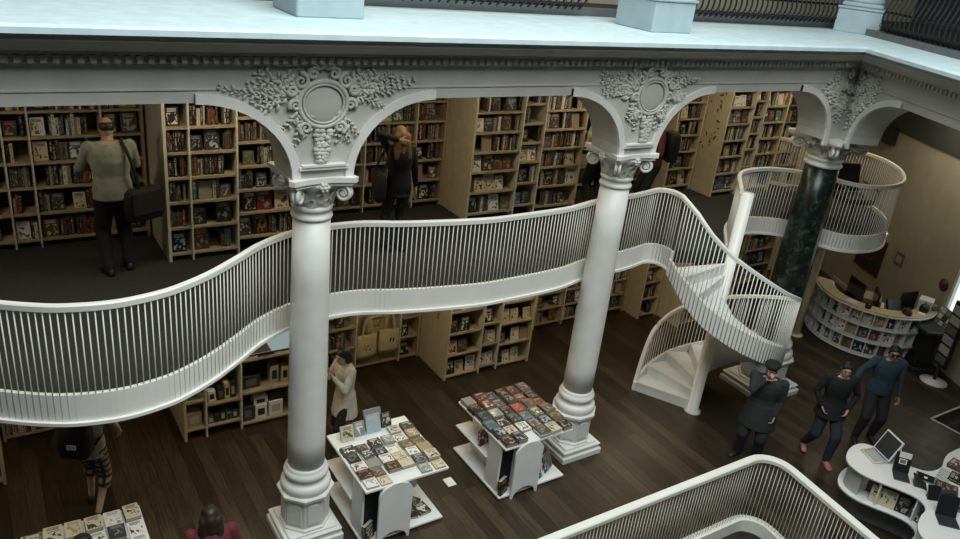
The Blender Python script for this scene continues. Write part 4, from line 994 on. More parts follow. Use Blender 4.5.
t = thing('box', 'white box standing on the right end of the counter top', 'box', at_c(284, .92, .9955), R_(20)); m = MB(); m.cbox(-.14, .14, -.12, .12, 0, .22, .004); m.build('carton', 'paper', t, world=False); m = MB(); m.box(-.145, .145, -.125, .125, .16, .225); m.build('lid', 'white_laminate', t, world=False)
m = MB(); m.lathe([(.055, 0), (.065, .1), (.06, .11)], at_c(292, 1.06, .9955), 16); tag(m.build('pen_cup', 'shelf_wood'), 'small wooden cup on the right rim of the counter top', 'cup')
for k, (dg_, r_) in enumerate(((150, .95), (158, 1.0), (165, .9))):
    pass
def clutter(deg, r_, z, w, dp, h_, rz, mat, label, name='pouch'):
    t = thing(name, label, name, at_c(deg, r_, z), rz, 'things lying on the counter'); m = MB()
    m.loft([[tuple(Vector((w/2*k*x, dp/2*k*y, zz))) for x, y in ((-1, -.6), (-.6, -1), (.6, -1), (1, -.6), (1, .6), (.6, 1), (-.6, 1), (-1, .6))] for zz, k in ((0, .9), (h_*.3, 1), (h_*.8, .9), (h_, .6))], smooth=True); m.build('body', mat, t, world=False)
    m = MB(); m.tube([(-w*.25, 0, h_*.9), (-w*.2, 0, h_*1.25), (w*.2, 0, h_*1.25), (w*.25, 0, h_*.9)], .008, 6); m.build('strap', 'dark_plastic', t, world=False)
clutter(204, .99, .9955, .16, .12, .10, R_(20), 'black_plastic', 'small black pouch on the counter top right of the white papers')
clutter(246, .98, .9955, .20, .13, .12, R_(70), 'dark_plastic', 'dark grey pouch on the front of the counter top')
clutter(276, .97, .9955, .24, .16, .16, R_(5), 'black_plastic', 'larger black pouch on the counter top left of the white box')
# wall fittings on the right
def wthing(name, label, cat, s_, z_, group=None): 
    p = wp(s_, z_, 0); return thing(name, label, cat, p, math.atan2(wd.y, wd.x)+PI, group)     # local x runs to the right seen from the room? local -y faces the room
def wb(x0, x1, z0, z1, t0, t1): m = MB(); wboxl(m, x0, x1, z0, z1, t0, t1); return m
def wboxl(m, s0, s1, z0, z1, t0, t1): return wbox(m, s0, s1, z0, z1, t0, t1)
t = thing('wall_poster', 'dark red framed poster on the beige wall above the round counter', 'poster', wp(1.25, .72))
m = wb(.79, 1.72, .74, 1.58, 0, .03); m.build('frame', 'deep_red', t); m = wb(.85, 1.66, .80, 1.52, .03, .033); m.build('picture', 'ink', t)
m = MB()
for k in range(10):
    a = 2*PI*k/10; p = wp(1.25+.17*math.cos(a), 1.16+.17*math.sin(a), .034); m.ball(p, (.05, .05, .05), 8, 5)
m.ball(wp(1.25, 1.16, .034), .09, 10, 6); m.v = [tuple(Vector(v)-wn*((Vector(v)-wc).dot(wn)-.033)*.85) for v in m.v]; m.build('emblem', 'deep_red', t)
t = thing('wall_plate', 'small grey notice plate on the beige wall right of the red poster', 'sign', wp(2.22, 1.3)); m = wb(2.08, 2.36, 1.28, 1.56, 0, .012); m.build('plate', 'slate', t); m = wb(2.12, 2.32, 1.34, 1.5, .012, .014); m.build('notice', 'beige_wall', t)
t = thing('wall_light', 'small bright wall light above the red poster', 'lamp', wp(1.42, 1.72)); m = wb(1.28, 1.56, 1.73, 1.78, 0, .05); m.build('lamp_shade', 'lamp_white', t); m = wb(1.26, 1.58, 1.78, 1.80, 0, .06); m.build('bracket', 'white_metal', t)
t = thing('wall_bell', 'round dark fire bell on the beige wall left of the bright door', 'bell', wp(3.69, 1.45))
m = MB(); m.lathe([(.0, .07), (.06, .065), (.11, .03), (.12, .0)], n=20); m.v = [tuple(Vector(wp(3.69, 1.51))+wd*x+Vector((0, 0, y))+wn*z) for x, y, z in m.v]; m.build('dome', 'deep_red', t)
m = MB(); m.lathe([(.13, 0), (.13, .015), (.0, .016)], n=20); m.v = [tuple(Vector(wp(3.69, 1.51))+wd*x+Vector((0, 0, y))+wn*z) for x, y, z in m.v]; m.build('back_plate', 'dark_plastic', t)
t = thing('loudspeaker', 'black loudspeaker high on the right wall', 'speaker', wp(.76, 3.6)); m = wb(.62, .90, 3.56, 3.92, .03, .2); m.build('cabinet', 'black_plastic', t); m = wb(.64, .88, 3.58, 3.9, .2, .205); m.build('grille', 'ink', t)
# stands by the wall at the right edge
t = thing('card_stand', 'black pedestal stand with a sloping rack of cards by the right wall', 'stand', wp(4.25, 0, .42))
def wtx(mb): mb.v = [tuple(Vector(wp(4.25, 0, .42))-wd*x*-1+wn*-y+Vector((0, 0, z))) for x, y, z in mb.v]; return mb
m = MB(); m.cbox(-.24, .24, -.24, .24, 0, .05, .01); wtx(m).build('base', 'dark_plastic', t)
m = MB(); m.loft([[(-.17, -.17, .05), (.17, -.17, .05), (.17, .17, .05), (-.17, .17, .05)], [(-.12, -.12, .82), (.12, -.12, .82), (.12, .12, .82), (-.12, .12, .82)]]); wtx(m).build('pedestal', 'black_plastic', t)
m = MB(); m.cbox(-.3, .3, -.26, .26, .82, .88, .01); m.cbox(-.28, .28, -.02, .02, .88, 1.28, .01, Matrix.Translation((0, -.12, 0)) @ RX(-.4)); wtx(m).build('rack', 'dark_plastic', t)
for i in range(4):
    for j in range(3):
        m = MB(); m.box(-.25+.13*i, -.14+.13*i, -.035, -.022, .92+.12*j, 1.02+.12*j, Matrix.Translation((0, -.12, 0)) @ RX(-.4)); wtx(m).build('card', ['slate', 'pale_print', 'grey_laminate', 'ink'][(i*2+j) % 4], t)
t = thing('flyer_stand', 'tall dark leaflet stand on a round white foot at the right edge', 'stand', wp(4.85, 0, .45))
def wtx(mb): mb.v = [tuple(Vector(wp(4.85, 0, .45))+wd*x+wn*-y+Vector((0, 0, z))) for x, y, z in mb.v]; return mb
m = MB(); m.lathe([(.24, 0), (.24, .02), (.05, .05), (.03, .06)], n=24); wtx(m).build('foot', 'white_laminate', t)
m = MB(); m.lathe([(.03, .05), (.03, 1.6)], n=12); m.cbox(-.17, .17, -.03, .03, .35, 1.65, .01); wtx(m).build('panel', 'black_plastic', t)
for j in range(6): m = MB(); m.box(-.13, .13, -.045, -.03, .42+.2*j, .57+.2*j); wtx(m).build('leaflet', ['slate', 'pale_print', 'grey_laminate'][j % 3], t)

# ------------------------------------------------------------------ gift shelf, screen, tote bags
t = thing('television', 'flat television with a pale blue picture on top of the low gift shelf', 'television', (3.1, 9.5, 1.12))
m = MB(); m.cbox(2.70, 3.50, 9.46, 9.51, 1.135, 1.62, .008); m.build('casing', 'black_plastic', t)
m = MB(); m.box(2.73, 3.47, 9.455, 9.46, 1.16, 1.60); m.build('screen', 'tv_picture', t)
m = MB(); m.prism([(2.85, 1.17), (3.2, 1.17), (3.12, 1.33), (3.16, 1.44), (3.02, 1.52), (2.9, 1.42)], 9.450, 9.455, M1); m.build('picture_shape', 'slate', t)
m = MB(); m.cbox(3.0, 3.24, 9.42, 9.66, 1.121, 1.135, .004); m.box(3.09, 3.15, 9.505, 9.53, 1.13, 1.3); m.build('stand', 'black_plastic', t)
def gbox(x, y, z, w, dp, h_, mat, face, label, rz=0.):
    t = thing('gift_box', label, 'box', (x, y, z), rz, 'boxes on the low gift shelf')
    m = MB(); m.cbox(-w/2, w/2, 0, dp, 0, h_, .003); m.build('carton', mat, t, world=False)
    m = MB(); m.box(-w*.3, w*.3, -.002, 0, h_*.25, h_*.75); m.build('front_print', face, t, world=False)
gbox(2.11, 9.46, .171, .20, .22, .24, 'cardboard', 'pale_print', 'kraft gift box with a pale picture in the narrow left bay of the gift shelf')
gbox(2.11, 9.46, .621, .16, .2, .2, 'slate', 'ink', 'grey box on the upper board of the narrow left bay of the gift shelf')
gbox(2.36, 9.46, .521, .10, .1, .17, 'paper', 'ink', 'small white card box at the left of the upper board of the gift shelf')
for k, (x, w, h_, mt, fm) in enumerate(((2.48, .09, .2, 'dark_plastic', 'slate'), (2.57, .07, .24, 'canvas_bag', 'ink'), (2.65, .07, .25, 'ink', 'pale_print'))):
    gbox(x, 9.46, .521, w, .18, h_, mt, fm, ['dark narrow box beside the small white card box on the gift shelf', 'tan narrow box in the middle bay of the gift shelf', 'black narrow box at the right of the middle bay of the gift shelf'][k])
for k in range(5): gbox(2.33+.085*k, 9.45, .171, .075, .16, .12+.03*(k % 3), ['slate', 'dark_plastic', 'ink', 'slate', 'dark_plastic'][k], ['pale_print', 'deep_red', 'pale_print', 'ink', 'pale_print'][k], ORD[k]+' small dark box from the left on the bottom board of the gift shelf')
for k, (x, w, h_, mt, fm, lb) in enumerate(((2.86, .16, .24, 'dark_plastic', 'slate', 'black camera box at the left of the wide bottom bay of the gift shelf'), (3.05, .17, .22, 'paper', 'ink', 'white camera box with a black front in the wide bottom bay of the gift shelf'), (3.27, .2, .24, 'paper', 'pale_print', 'white camera box with a pale front in the wide bottom bay of the gift shelf'))): gbox(x, 9.45, .071, w, .2, h_, mt, fm, lb)
gbox(3.05, 9.47, .293, .2, .17, .12, 'paper', 'ink', 'white camera box lying on top of the black-fronted one'); gbox(3.28, 9.47, .313, .22, .17, .12, 'ink', 'dark_plastic', 'black camera box lying on top of the pale-fronted one')
for k, (x, w, h_, mt, fm, lb) in enumerate(((2.92, .26, .2, 'dark_plastic', 'slate', 'dark radio-like box on the upper board under the television'), (3.26, .12, .3, 'grey_laminate', 'ink', 'grey box on the upper board under the television'), (3.42, .1, .25, 'canvas_bag', 'ink', 'tan box at the right of the upper board under the television'))): gbox(x, 9.5, .581, w, .15, h_, mt, fm, lb)
def tote(x, y, z, w, h_, label, rz=0, pic=0):
    t = thing('tote_bag', label, 'bag', (x, y, z), rz, 'canvas tote bags hanging in the open bay')
    m = MB(); n = 8; rows = []
    for j in range(6):
        zz = h_*j/5; th = .035*math.sin(PI*min(1, .25+j/5*.75))
        rows.append([(-w/2*(1-.05*(j == 5))+w*i/n*(1-.05*(j == 5)), -th*math.sin(PI*i/n)-.006+.008*math.sin(i*2+j), zz-.02*math.sin(PI*i/n)*(j == 0)) for i in range(n+1)]+[(w/2-w*i/n, .012, zz) for i in range(n+1)])
    m.loft(rows, smooth=True); b = m.build('bag_body', 'canvas_bag', t, world=False)
    for s1 in (-.012, .02):
        m = MB(); P = crom([(-w*.25, s1-.01, h_-.03), (-w*.2, s1-.005, h_+.14), (-.02, s1, h_+.30), (.02, s1, h_+.30), (w*.2, s1-.005, h_+.14), (w*.25, s1-.01, h_-.03)], 5)
        for a, bq in zip(P, P[1:]):
            dq = (bq-a).normalized(); nn = Vector((-dq.z, 0, dq.x))*.013
            m.add([tuple(a-nn), tuple(bq-nn), tuple(bq+nn), tuple(a+nn)]+[tuple(v+Vector((0, .004, 0))) for v in (a-nn, bq-nn, bq+nn, a+nn)], [(0,1,2,3),(7,6,5,4),(0,4,5,1),(2,6,7,3)])
        m.build('handle', 'canvas_bag', t, world=False)
    m = MB()
    if pic == 0:
        for k in range(9): m.ball((-.07+.017*k, -.045, h_*.5+.05*math.sin(k*1.7)), (.012, .004, .03), 6, 4)
        mt = 'cardboard'
    else:
        for k in (-1, 1): m.ball((.028*k, -.045, h_*.58), (.013, .006, .05), 8, 5, Matrix.Rotation(.15, 4, 'Y')); mt = 'ink'
    m.build('print', mt, b, world=False)
tote(5.07, 10.22, .21, .36, .44, 'left canvas tote bag hanging in the open shelf bay, faint tan print', 0, 0)
tote(5.47, 10.22, .24, .36, .44, 'right canvas tote bag hanging in the open shelf bay, two dark marks', R_(-4), 1)
tote(5.30, 10.42, .52, .34, .42, 'canvas tote bag hanging behind the two front tote bags', 0, 0)
m = MB(); m.tube([(4.89, 10.24, .985), (5.68, 10.24, .985)], .01, 8); m.tube([(4.89, 10.44, 1.245), (5.68, 10.44, 1.245)], .01, 8); m.build('hook_rail', 'steel', bags)
# chair on the round balcony
t = thing('chair', 'black tub armchair on the round balcony', 'chair', (12.95, 7.40, F), R_(-25))
m = MB(); m.cbox(-.28, .28, -.28, .26, .36, .46, .03); m.build('seat', 'black_plastic', t, world=False)
m = MB(); m.cbox(-.27, .27, -.03, .03, .02, .52, .02, Matrix.Translation((0, .26, .44)) @ RX(-.3)); m.build('backrest', 'black_plastic', t, world=False)
for sx in (-1, 1):
    m = MB(); m.tube([(sx*.29, -.24, .42), (sx*.30, -.24, .64), (sx*.30, .24, .66)], .018, 6); m.build('armrest', 'black_iron', t, world=False)
    for sy in (-.24, .24): m = MB(); m.tube([(sx*.25, sy, .38), (sx*.28, sy*1.08, .0)], .015, 6); m.build('leg', 'black_iron', t, world=False)
t = thing('side_table', 'small round dark side table on the round balcony', 'table', (12.15, 7.75, F)); m = MB(); m.lathe([(.38, .42), (.38, .45), (.0, .452)], n=28); m.build('tabletop', 'dark_plastic', t, world=False); m = MB(); m.lathe([(.2, 0), (.2, .015), (.03, .04), (.025, .42)], n=20); m.build('leg', 'black_iron', t, world=False)
# ------------------------------------------------------------------ people
for n_, c_m in dict(skin=(.42, .25, .17), skin_pale=(.50, .33, .24), hair_black=(.010, .009, .008), hair_brown=(.030, .018, .011), hair_blonde=(.20, .115, .05), cloth_shirt=(.28, .30, .26), cloth_black=(.010, .010, .011), cloth_charcoal=(.018, .019, .02), cloth_coat=(.020, .026, .026), cloth_white=(.52, .49, .40), cloth_cream=(.44, .42, .33), cloth_blue=(.028, .058, .078), cloth_denim=(.022, .028, .042), cloth_red=(.13, .02, .025), shoe_dark=(.012, .011, .010), shoe_pink=(.45, .16, .17), lip=(.22, .07, .06), glass_dark=(.006, .006, .007), red_item=(.3, .02, .02)).items():
    plain(n_, c_m, .55 if 'skin' in n_ else .85 if 'cloth' in n_ else .5, .22, 14, bump=.25 if 'cloth' in n_ else 0, bscale=160)
def plaid():
    m, nt, b = _nt('cloth_plaid'); N, L = nt.nodes, nt.links
    tc = N.new('ShaderNodeTexCoord'); outs = []
    for dr_ in ('X', 'Z'):
        w = N.new('ShaderNodeTexWave'); w.bands_direction = dr_; w.inputs['Scale'].default_value = 3.6; w.inputs['Distortion'].default_value = .6; L.new(tc.outputs['Object'], w.inputs['Vector'])
        r = N.new('ShaderNodeValToRGB'); r.color_ramp.elements[0].position = .5; r.color_ramp.elements[1].position = .75; L.new(w.outputs['Fac'], r.inputs['Fac']); outs.append(r.outputs['Color'])
    mx = N.new('ShaderNodeMix'); mx.data_type = 'RGBA'; mx.blend_type = 'ADD'; mx.inputs['Factor'].default_value = 1; L.new(outs[0], mx.inputs[6]); L.new(outs[1], mx.inputs[7])
    cr = N.new('ShaderNodeValToRGB'); e = cr.color_ramp.elements; e[0].color = (.30, .27, .18, 1); e[1].color = (.035, .035, .03, 1); L.new(mx.outputs[2], cr.inputs['Fac'])
    L.new(cr.outputs['Color'], b.inputs['Base Color']); b.inputs['Roughness'].default_value = .9
plaid()
def limb(mb, a, b, ra, rb, n=12):
    a, b = Vector(a), Vector(b); t = [a.lerp(b, k/4) for k in range(5)]
    mb.tube([tuple(p) for p in t], [ra+(rb-ra)*k/4 for k in range(5)], n)
    mb.ball(tuple(a), ra, n, 8); mb.ball(tuple(b), rb, n, 8)
def ik(a, b, l1, l2, hint):
    a, b, h_ = Vector(a), Vector(b), Vector(hint); d_ = b-a; L = min(d_.length, (l1+l2)*.999); u_ = d_.normalized(); b = a+u_*L
    x = (l1*l1-l2*l2+L*L)/(2*L); y = math.sqrt(max(0, l1*l1-x*x)); hp_ = h_-u_*h_.dot(u_)
    if hp_.length < 1e-6: hp_ = u_.orthogonal()
    return a+u_*x+hp_.normalized()*y, b
def fin(mb, name, mat, par, vox, it=6):
    o = mb.build(name, mat, par, world=False)
    k = o.modifiers.new('union', 'REMESH'); k.mode = 'VOXEL'; k.voxel_size = vox; k.use_smooth_shade = True
    k = o.modifiers.new('soften', 'SMOOTH'); k.factor = .5; k.iterations = it
    return o
TORSO = [(-.09, .10, .085), (-.02, .158, .112), (.06, .160, .112), (.20, .140, .100), (.36, .165, .118), (.46, .178, .108), (.525, .150, .085), (.57, .085, .07)]
def torso(mb, Pv, Nk, yaw, t0, grow, wide=1., sl=TORSO):
    P_, N_ = Vector(Pv), Vector(Nk); L = (N_-P_).length; ex = Vector((math.cos(yaw), math.sin(yaw), 0)); up = (N_-P_).normalized(); ey = up.cross(ex).normalized(); ex = ey.cross(up)
    rings = []
    for z, w, dp in sl:
        if z < t0-1e-6: continue
        c = P_+up*(z/.57*L); rings.append([tuple(c+ex*(w*wide+grow)*math.cos(a)+ey*(dp*wide+grow)*math.sin(a)) for a in [2*PI*i/20 for i in range(20)]])
    mb.loft(rings)
def hand(mb, w, d_, nrm, side, curl=.7, s=1.):
    """palm, four fingers of different lengths with two knuckle bends, and a thumb from the side of the palm"""
    w, d_ = Vector(w), Vector(d_).normalized(); nrm = Vector(nrm); nrm = (nrm-d_*nrm.dot(d_)).normalized(); ac = d_.cross(nrm)*side
    for q in (-.022, -.007, .008, .022): limb(mb, w+d_*.012, w+d_*.085*s+ac*q, .016, .0125, 8)
    for q, l in zip((-.027, -.009, .009, .026), (.062, .076, .080, .070)):
        p = w+d_*.085*s+ac*q; a = .25*curl; 
        for seg, rr_ in ((.45, .0092), (.32, .0085), (.26, .0078)):
            dv = d_*math.cos(a)+nrm*math.sin(a); e = p+dv*l*seg*s; limb(mb, p, e, rr_, rr_*.95, 7); p = e; a += .75*curl
    p = w+d_*.03+ac*.026; e = p+(d_*.6+ac*.75+nrm*.25*curl).normalized()*.042; limb(mb, p, e, .0125, .0105, 8); limb(mb, e, e+(d_*.9+ac*.2+nrm*.4*curl).normalized()*.032, .0102, .0088, 8)
def person(label, loc, rz, h=1.72, pelvis=(0, 0, .93), neck=(0, -.02, 1.495), feet=((.10, .02, .085), (-.10, -.02, .085)), knee=((.1, -1, 0), (-.1, -1, 0)), hands=((.25, -.06, .84), (-.25, -.06, .84)), elbow=((.6, .8, 0), (-.6, .8, 0)), head_yaw=0., head_pitch=0., top='cloth_black', sleeve='long', hem=-.02, bottom='cloth_black', leg='long', shoes='shoe_dark', hair='short', hairm='hair_black', skin='skin', wide=1., face=True, curl=.7, palm=None, toes=None, coat=0., yaw=0., dz=(0, 0)):
    s = h/1.72
    t = thing('person', label, 'person', loc, rz); t.scale = (s, s, s); t.matrix_basis = Matrix.Translation(loc) @ Matrix.Rotation(rz, 4, 'Z') @ Matrix.Scale(s, 4)
    P_, N_ = Vector(pelvis), Vector(neck); ex = Vector((math.cos(yaw), math.sin(yaw), 0))
    J = {}
    for i, sg in enumerate((1, -1)):
        hip = P_+Vector((sg*.088, 0, -.03)); kn, an = ik(hip, feet[i], .435, .43, knee[i])
        sh = N_+ex*sg*.165*wide+Vector((0, 0, -.062)); el, wr = ik(sh, hands[i], .285, .25, elbow[i])
        J[sg] = (hip, kn, an, sh, el, wr)
    Rh = Matrix.Rotation(head_yaw, 4, 'Z') @ Matrix.Rotation(head_pitch, 4, 'X')
    Hc = N_+Vector((0, 0, .02))+Rh.to_3x3() @ Vector((0, -.020, .110))
    HM = Matrix.Translation(Hc) @ Rh
    # one continuous body
    b = MB(); torso(b, P_, N_, yaw, -1, -.012, wide)
    limb(b, N_+Vector((0, .005, -.05)), Hc+Vector((0, 0, -.05)), .056, .050)
    b.ball((0, 0, .012), (.073, .092, .102), 18, 12, HM); b.ball((0, -.028, -.060), (.052, .056, .056), 14, 10, HM)
    limb(b, HM @ Vector((0, -.085, .018)), HM @ Vector((0, -.106, -.022)), .010, .014, 8); b.ball((0, -.083, .035), (.045, .014, .012), 10, 6, HM); b.ball((0, -.082, -.085), (.022, .014, .014), 8, 6, HM)
    for sg in (1, -1): b.ball((sg*.075, .008, -.005), (.010, .020, .032), 8, 8, HM); b.ball((sg*.04, -.07, -.02), (.022, .018, .02), 8, 6, HM)
    for sg in (1, -1):
        hip, kn, an, sh, el, wr = J[sg]; i = 0 if sg == 1 else 1
        limb(b, hip, kn, .078*wide, .052); limb(b, kn, an, .054, .036); limb(b, kn.lerp(an, .28)+Vector((0, .015, 0)), kn.lerp(an, .5), .05, .042)
        td = Vector((toes[i] if toes else (sg*.15, -1))+(0,)).normalized() if not toes else Vector((*toes[i], 0)).normalized()
        limb(b, an+Vector((0, 0, -.045))-td*.03, an+Vector((0, 0, -.055))+td*.13, .032, .024)
        limb(b, sh, el, .046*wide, .038); limb(b, el, wr, .038, .025)
        dd = (wr-el).normalized(); pn = Vector(palm[i]) if palm and palm[i] else Vector((-sg, -.2, 0))
        hand(b, wr, dd, pn, 1 if sg == 1 else -1, curl)
    fin(b, 'body', skin, t, .008, 3)
    if face:
        e = MB()
        for sg in (1, -1): e.ball((sg*.031, -.083, .014), (.013, .008, .007), 10, 6, HM)
        e.build('eyes', 'glass_dark', t, world=False); e = MB(); e.ball((0, -.087, -.056), (.023, .008, .006), 10, 6, HM); e.build('mouth', 'lip', t, world=False)
        e = MB()
        for sg in (1, -1): limb(e, HM @ Vector((sg*.015, -.092, .033)), HM @ Vector((sg*.05, -.078, .034)), .005, .004, 6)
        e.build('eyebrows', hairm, t, world=False)
    # hair
    m = MB()
    if hair != 'bald':
        m.ball((0, .010, .052), (.079, .092, .070), 16, 10, HM); m.ball((0, .034, .0), (.080, .074, .085), 16, 10, HM)
        for sg in (1, -1): limb(m, HM @ Vector((sg*.060, -.035, .045)), HM @ Vector((sg*.062, .02, -.03)), .020, .026)
        if hair in ('bob', 'long'):
            for sg in (1, -1): limb(m, HM @ Vector((sg*.066, .0, .04)), HM @ Vector((sg*.066, .02, -.09)), .026, .030)
            limb(m, HM @ Vector((0, .055, .0)), HM @ Vector((0, .065, -.10)), .078, .072)
        if hair == 'long':
            for q in (-.045, 0, .045): limb(m, HM @ Vector((q*1.2, .055, -.02)), HM @ Vector((q*1.9, .085, -.29)), .066, .045)
    else:
        m.ball((0, .024, .016), (.081, .080, .066), 16, 10, HM)
    fin(m, 'hair', hairm, t, .012, 4)
    # clothes
    m = MB(); torso(m, P_, N_, yaw, hem, .012, wide, [(hem, .163, .117)]+[q for q in TORSO if q[0] > hem+.02][:-1]+[(.555, .088, .075)])
    if coat:
        up = (N_-P_).normalized(); c = P_
        m.loft([[tuple(c+Vector((w*wide*math.cos(a), dpp*wide*math.sin(a), z))) for a in [2*PI*i/20 for i in range(20)]] for z, w, dpp in ((-coat, .215, .18), (-coat*.5, .20, .165), (.1, .172, .128))])
    for sg in (1, -1): limb(m, N_+Vector((0, .01, -.035)), J[sg][3]+Vector((0, 0, .005)), .052, .050)
    for sg in (1, -1):
        hip, kn, an, sh, el, wr = J[sg]; limb(m, sh, el if sleeve == 'long' else sh.lerp(el, .62), .060*wide, .050 if sleeve == 'long' else .058)
        if sleeve == 'long': limb(m, el, el.lerp(wr, .93), .050, .038)
        if sleeve == 'short': pass
    fin(m, 'top', top, t, .013, 5)
    if bottom:
        m = MB(); torso(m, P_, N_, yaw, -1, .004, wide, [q for q in TORSO if q[0] < .1])
        for sg in (1, -1):
            hip, kn, an, *_ = J[sg]; limb(m, hip, kn, .096*wide, .072*wide)
            if leg == 'long': limb(m, kn, an+Vector((0, 0, .005)), .072*wide, .060)
            if leg == 'wide': limb(m, kn, an+Vector((0, 0, .005)), .080, .082)
            if leg == 'shorts': limb(m, kn, kn.lerp(an, .25), .072, .078)
        fin(m, 'trousers' if leg != 'shorts' else 'shorts', bottom, t, .013, 5)
    for i, sg in enumerate((1, -1)):
        an = J[sg][2]; td = Vector((*toes[i], 0)).normalized() if toes else Vector((sg*.15, -1, 0)).normalized(); z0 = an.z-.085; sd = Vector((-td.y, td.x, 0))
        m = MB(); c = Vector((an.x, an.y, z0))
        def ring(f_, w, hh): return [tuple(c+td*f_+sd*x*w+Vector((0, 0, z*hh))) for x, z in ((-1, 0), (1, 0), (1.05, .3), (.85, .75), (.4, 1), (-.4, 1), (-.85, .75), (-1.05, .3))]
        m.loft([ring(-.075, .024, .05), ring(-.055, .036, .085), ring(.0, .039, .105), ring(.05, .042, .085), ring(.11, .046, .06), ring(.165, .040, .048), ring(.19, .022, .03)], smooth=True); m.build('shoe', shoes, t, world=False)
    return t, J, HM
def wloc(t, p): return wmat(t) @ Vector(p)
def bagbody(mb, M, w, dp, hh, r_=.03): 
    mb.loft([[tuple(M @ Vector((w/2*k*x, dp/2*k*y, z))) for x, y in ((-1, -.7), (-.8, -1), (.8, -1), (1, -.7), (1, .7), (.8, 1), (-.8, 1), (-1, .7))] for z, k in ((0, .86), (.04, .98), (hh*.5, 1.03), (hh-.05, .95), (hh, .78))], smooth=True)
def strap(mb, pts, w=.02, th=.004):
    P = crom(pts, 5); mb.tube([tuple(p) for p in P], w*.5, 6)
# 1 man with shoulder bag
t, J, HM = person('balding man in a pale shirt browsing the far-left shelves upstairs', (1.26, 9.02, F), R_(183), 1.78, top='cloth_shirt', hem=-.06, hair='bald', hairm='hair_brown', skin='skin_pale', feet=((.11, .05, .085), (-.12, -.05, .085)), hands=((.10, -.30, 1.16), (-.10, -.30, 1.16)), elbow=((.8, .2, -.6), (-.8, .2, -.6)), head_pitch=.22, wide=1.2, face=True, palm=((0, -.2, 1), (0, -.2, 1)))
sb = thing('shoulder_bag', 'black shoulder bag hanging at the right hip of the balding man', 'bag', (1.56, 8.93, F+.66), R_(24))
m = MB(); bagbody(m, Matrix.Identity(4), .44, .15, .36); m.build('bag_body', 'cloth_black', sb, world=False); m = MB(); m.cbox(-.2, .2, -.09, -.075, .08, .35, .01); m.build('flap', 'cloth_charcoal', sb, world=False)
a = [wloc(t, p) for p in ((.20, .02, 1.0), (.17, .16, 1.20), (.02, .17, 1.40), (-.10, .10, 1.50), (-.14, -.02, 1.485), (-.17, -.13, 1.3), (-.22, -.14, 1.1), (-.25, -.10, .98))]
a = [wloc(t, p) for p in ((-.24, .10, .98), (-.20, .15, 1.18), (-.15, .135, 1.38), (-.115, .05, 1.49), (-.13, -.08, 1.46), (-.19, -.15, 1.25), (-.25, -.12, .98))]
m = MB(); strap(m, a, .036); m.build('strap', 'cloth_charcoal', sb)
book(wmat(t) @ Matrix.Translation((0, -.40, 1.16)) @ RX(-.9), .2, .02, .24, 'light', random.Random(1), '{c} open book held by the balding man', 'books in hands')
# 2 long-haired woman in black
t, J, HM = person('woman in black with long blonde hair, hand behind her head, facing the upstairs shelves', (4.60, 8.62, F), R_(176), 1.67, top='cloth_black', hem=-.14, hair='long', hairm='hair_blonde', skin='skin_pale', hands=((.10, .13, 1.60), (-.28, -.04, .83)), elbow=((1, -.2, .5), (-.7, .7, 0)), feet=((.09, -.02, .085), (-.09, .04, .085)), coat=.0, palm=((0, -1, 0), None), head_pitch=.1)
sb = thing('shoulder_bag', 'large black bag on the left shoulder of the blonde woman', 'bag', tuple(wloc(t, (.29, .02, .80))), R_(176)+1.3)
m = MB(); bagbody(m, Matrix.Identity(4), .40, .15, .36); m.build('bag_body', 'cloth_black', sb, world=False)
m = MB(); strap(m, [wloc(t, p) for p in ((.31, -.12, 1.1), (.22, -.10, 1.34), (.17, .0, 1.48), (.22, .10, 1.34), (.31, .12, 1.1))], .03); m.build('strap', 'cloth_charcoal', sb)
book(wmat(t) @ Matrix.Translation((-.30, -.07, .66)) @ RZ(1.2) @ RX(.25), .13, .012, .2, 'light', random.Random(2), '{c} thin booklet hanging from the hand of the blonde woman', 'books in hands', colour='cream')
# 3 person in white behind the middle column
person('person in a white top and black skirt half hidden by the middle arch upstairs', (8.37, 9.00, F), R_(165), 1.74, top='cloth_white', sleeve='short', hem=.0, hair='bob', hairm='hair_black', hands=((.14, -.2, 1.1), (-.14, -.2, 1.1)), bottom='cloth_black', coat=0, wide=1.1, feet=((.09, 0, .085), (-.09, 0, .085)))
# 4 red scarf + backpack
t, J, HM = person('person in dark red with a black backpack, right of the middle column upstairs', (9.14, 8.60, F), R_(-112), 1.70, top='cloth_red', hem=-.02, hair='short', hairm='hair_brown', hands=((.2, -.2, 1.0), (-.2, -.22, 1.0)), bottom='cloth_black')
m = MB(); M = wmat(t) @ Matrix.Translation((0, .235, 1.0)); bagbody(m, M, .34, .19, .46)
bp = thing('backpack', 'black rounded backpack worn by the person in dark red upstairs', 'backpack', tuple(M.translation), 0); m.build('bag_body', 'cloth_black', bp)
for sg in (1, -1): m = MB(); strap(m, [wloc(t, p) for p in ((sg*.12, .14, 1.44), (sg*.12, .06, 1.495), (sg*.125, -.08, 1.45), (sg*.13, -.15, 1.3), (sg*.15, -.06, 1.12), (sg*.13, .14, 1.05))], .03); m.build('strap', 'cloth_charcoal', bp)
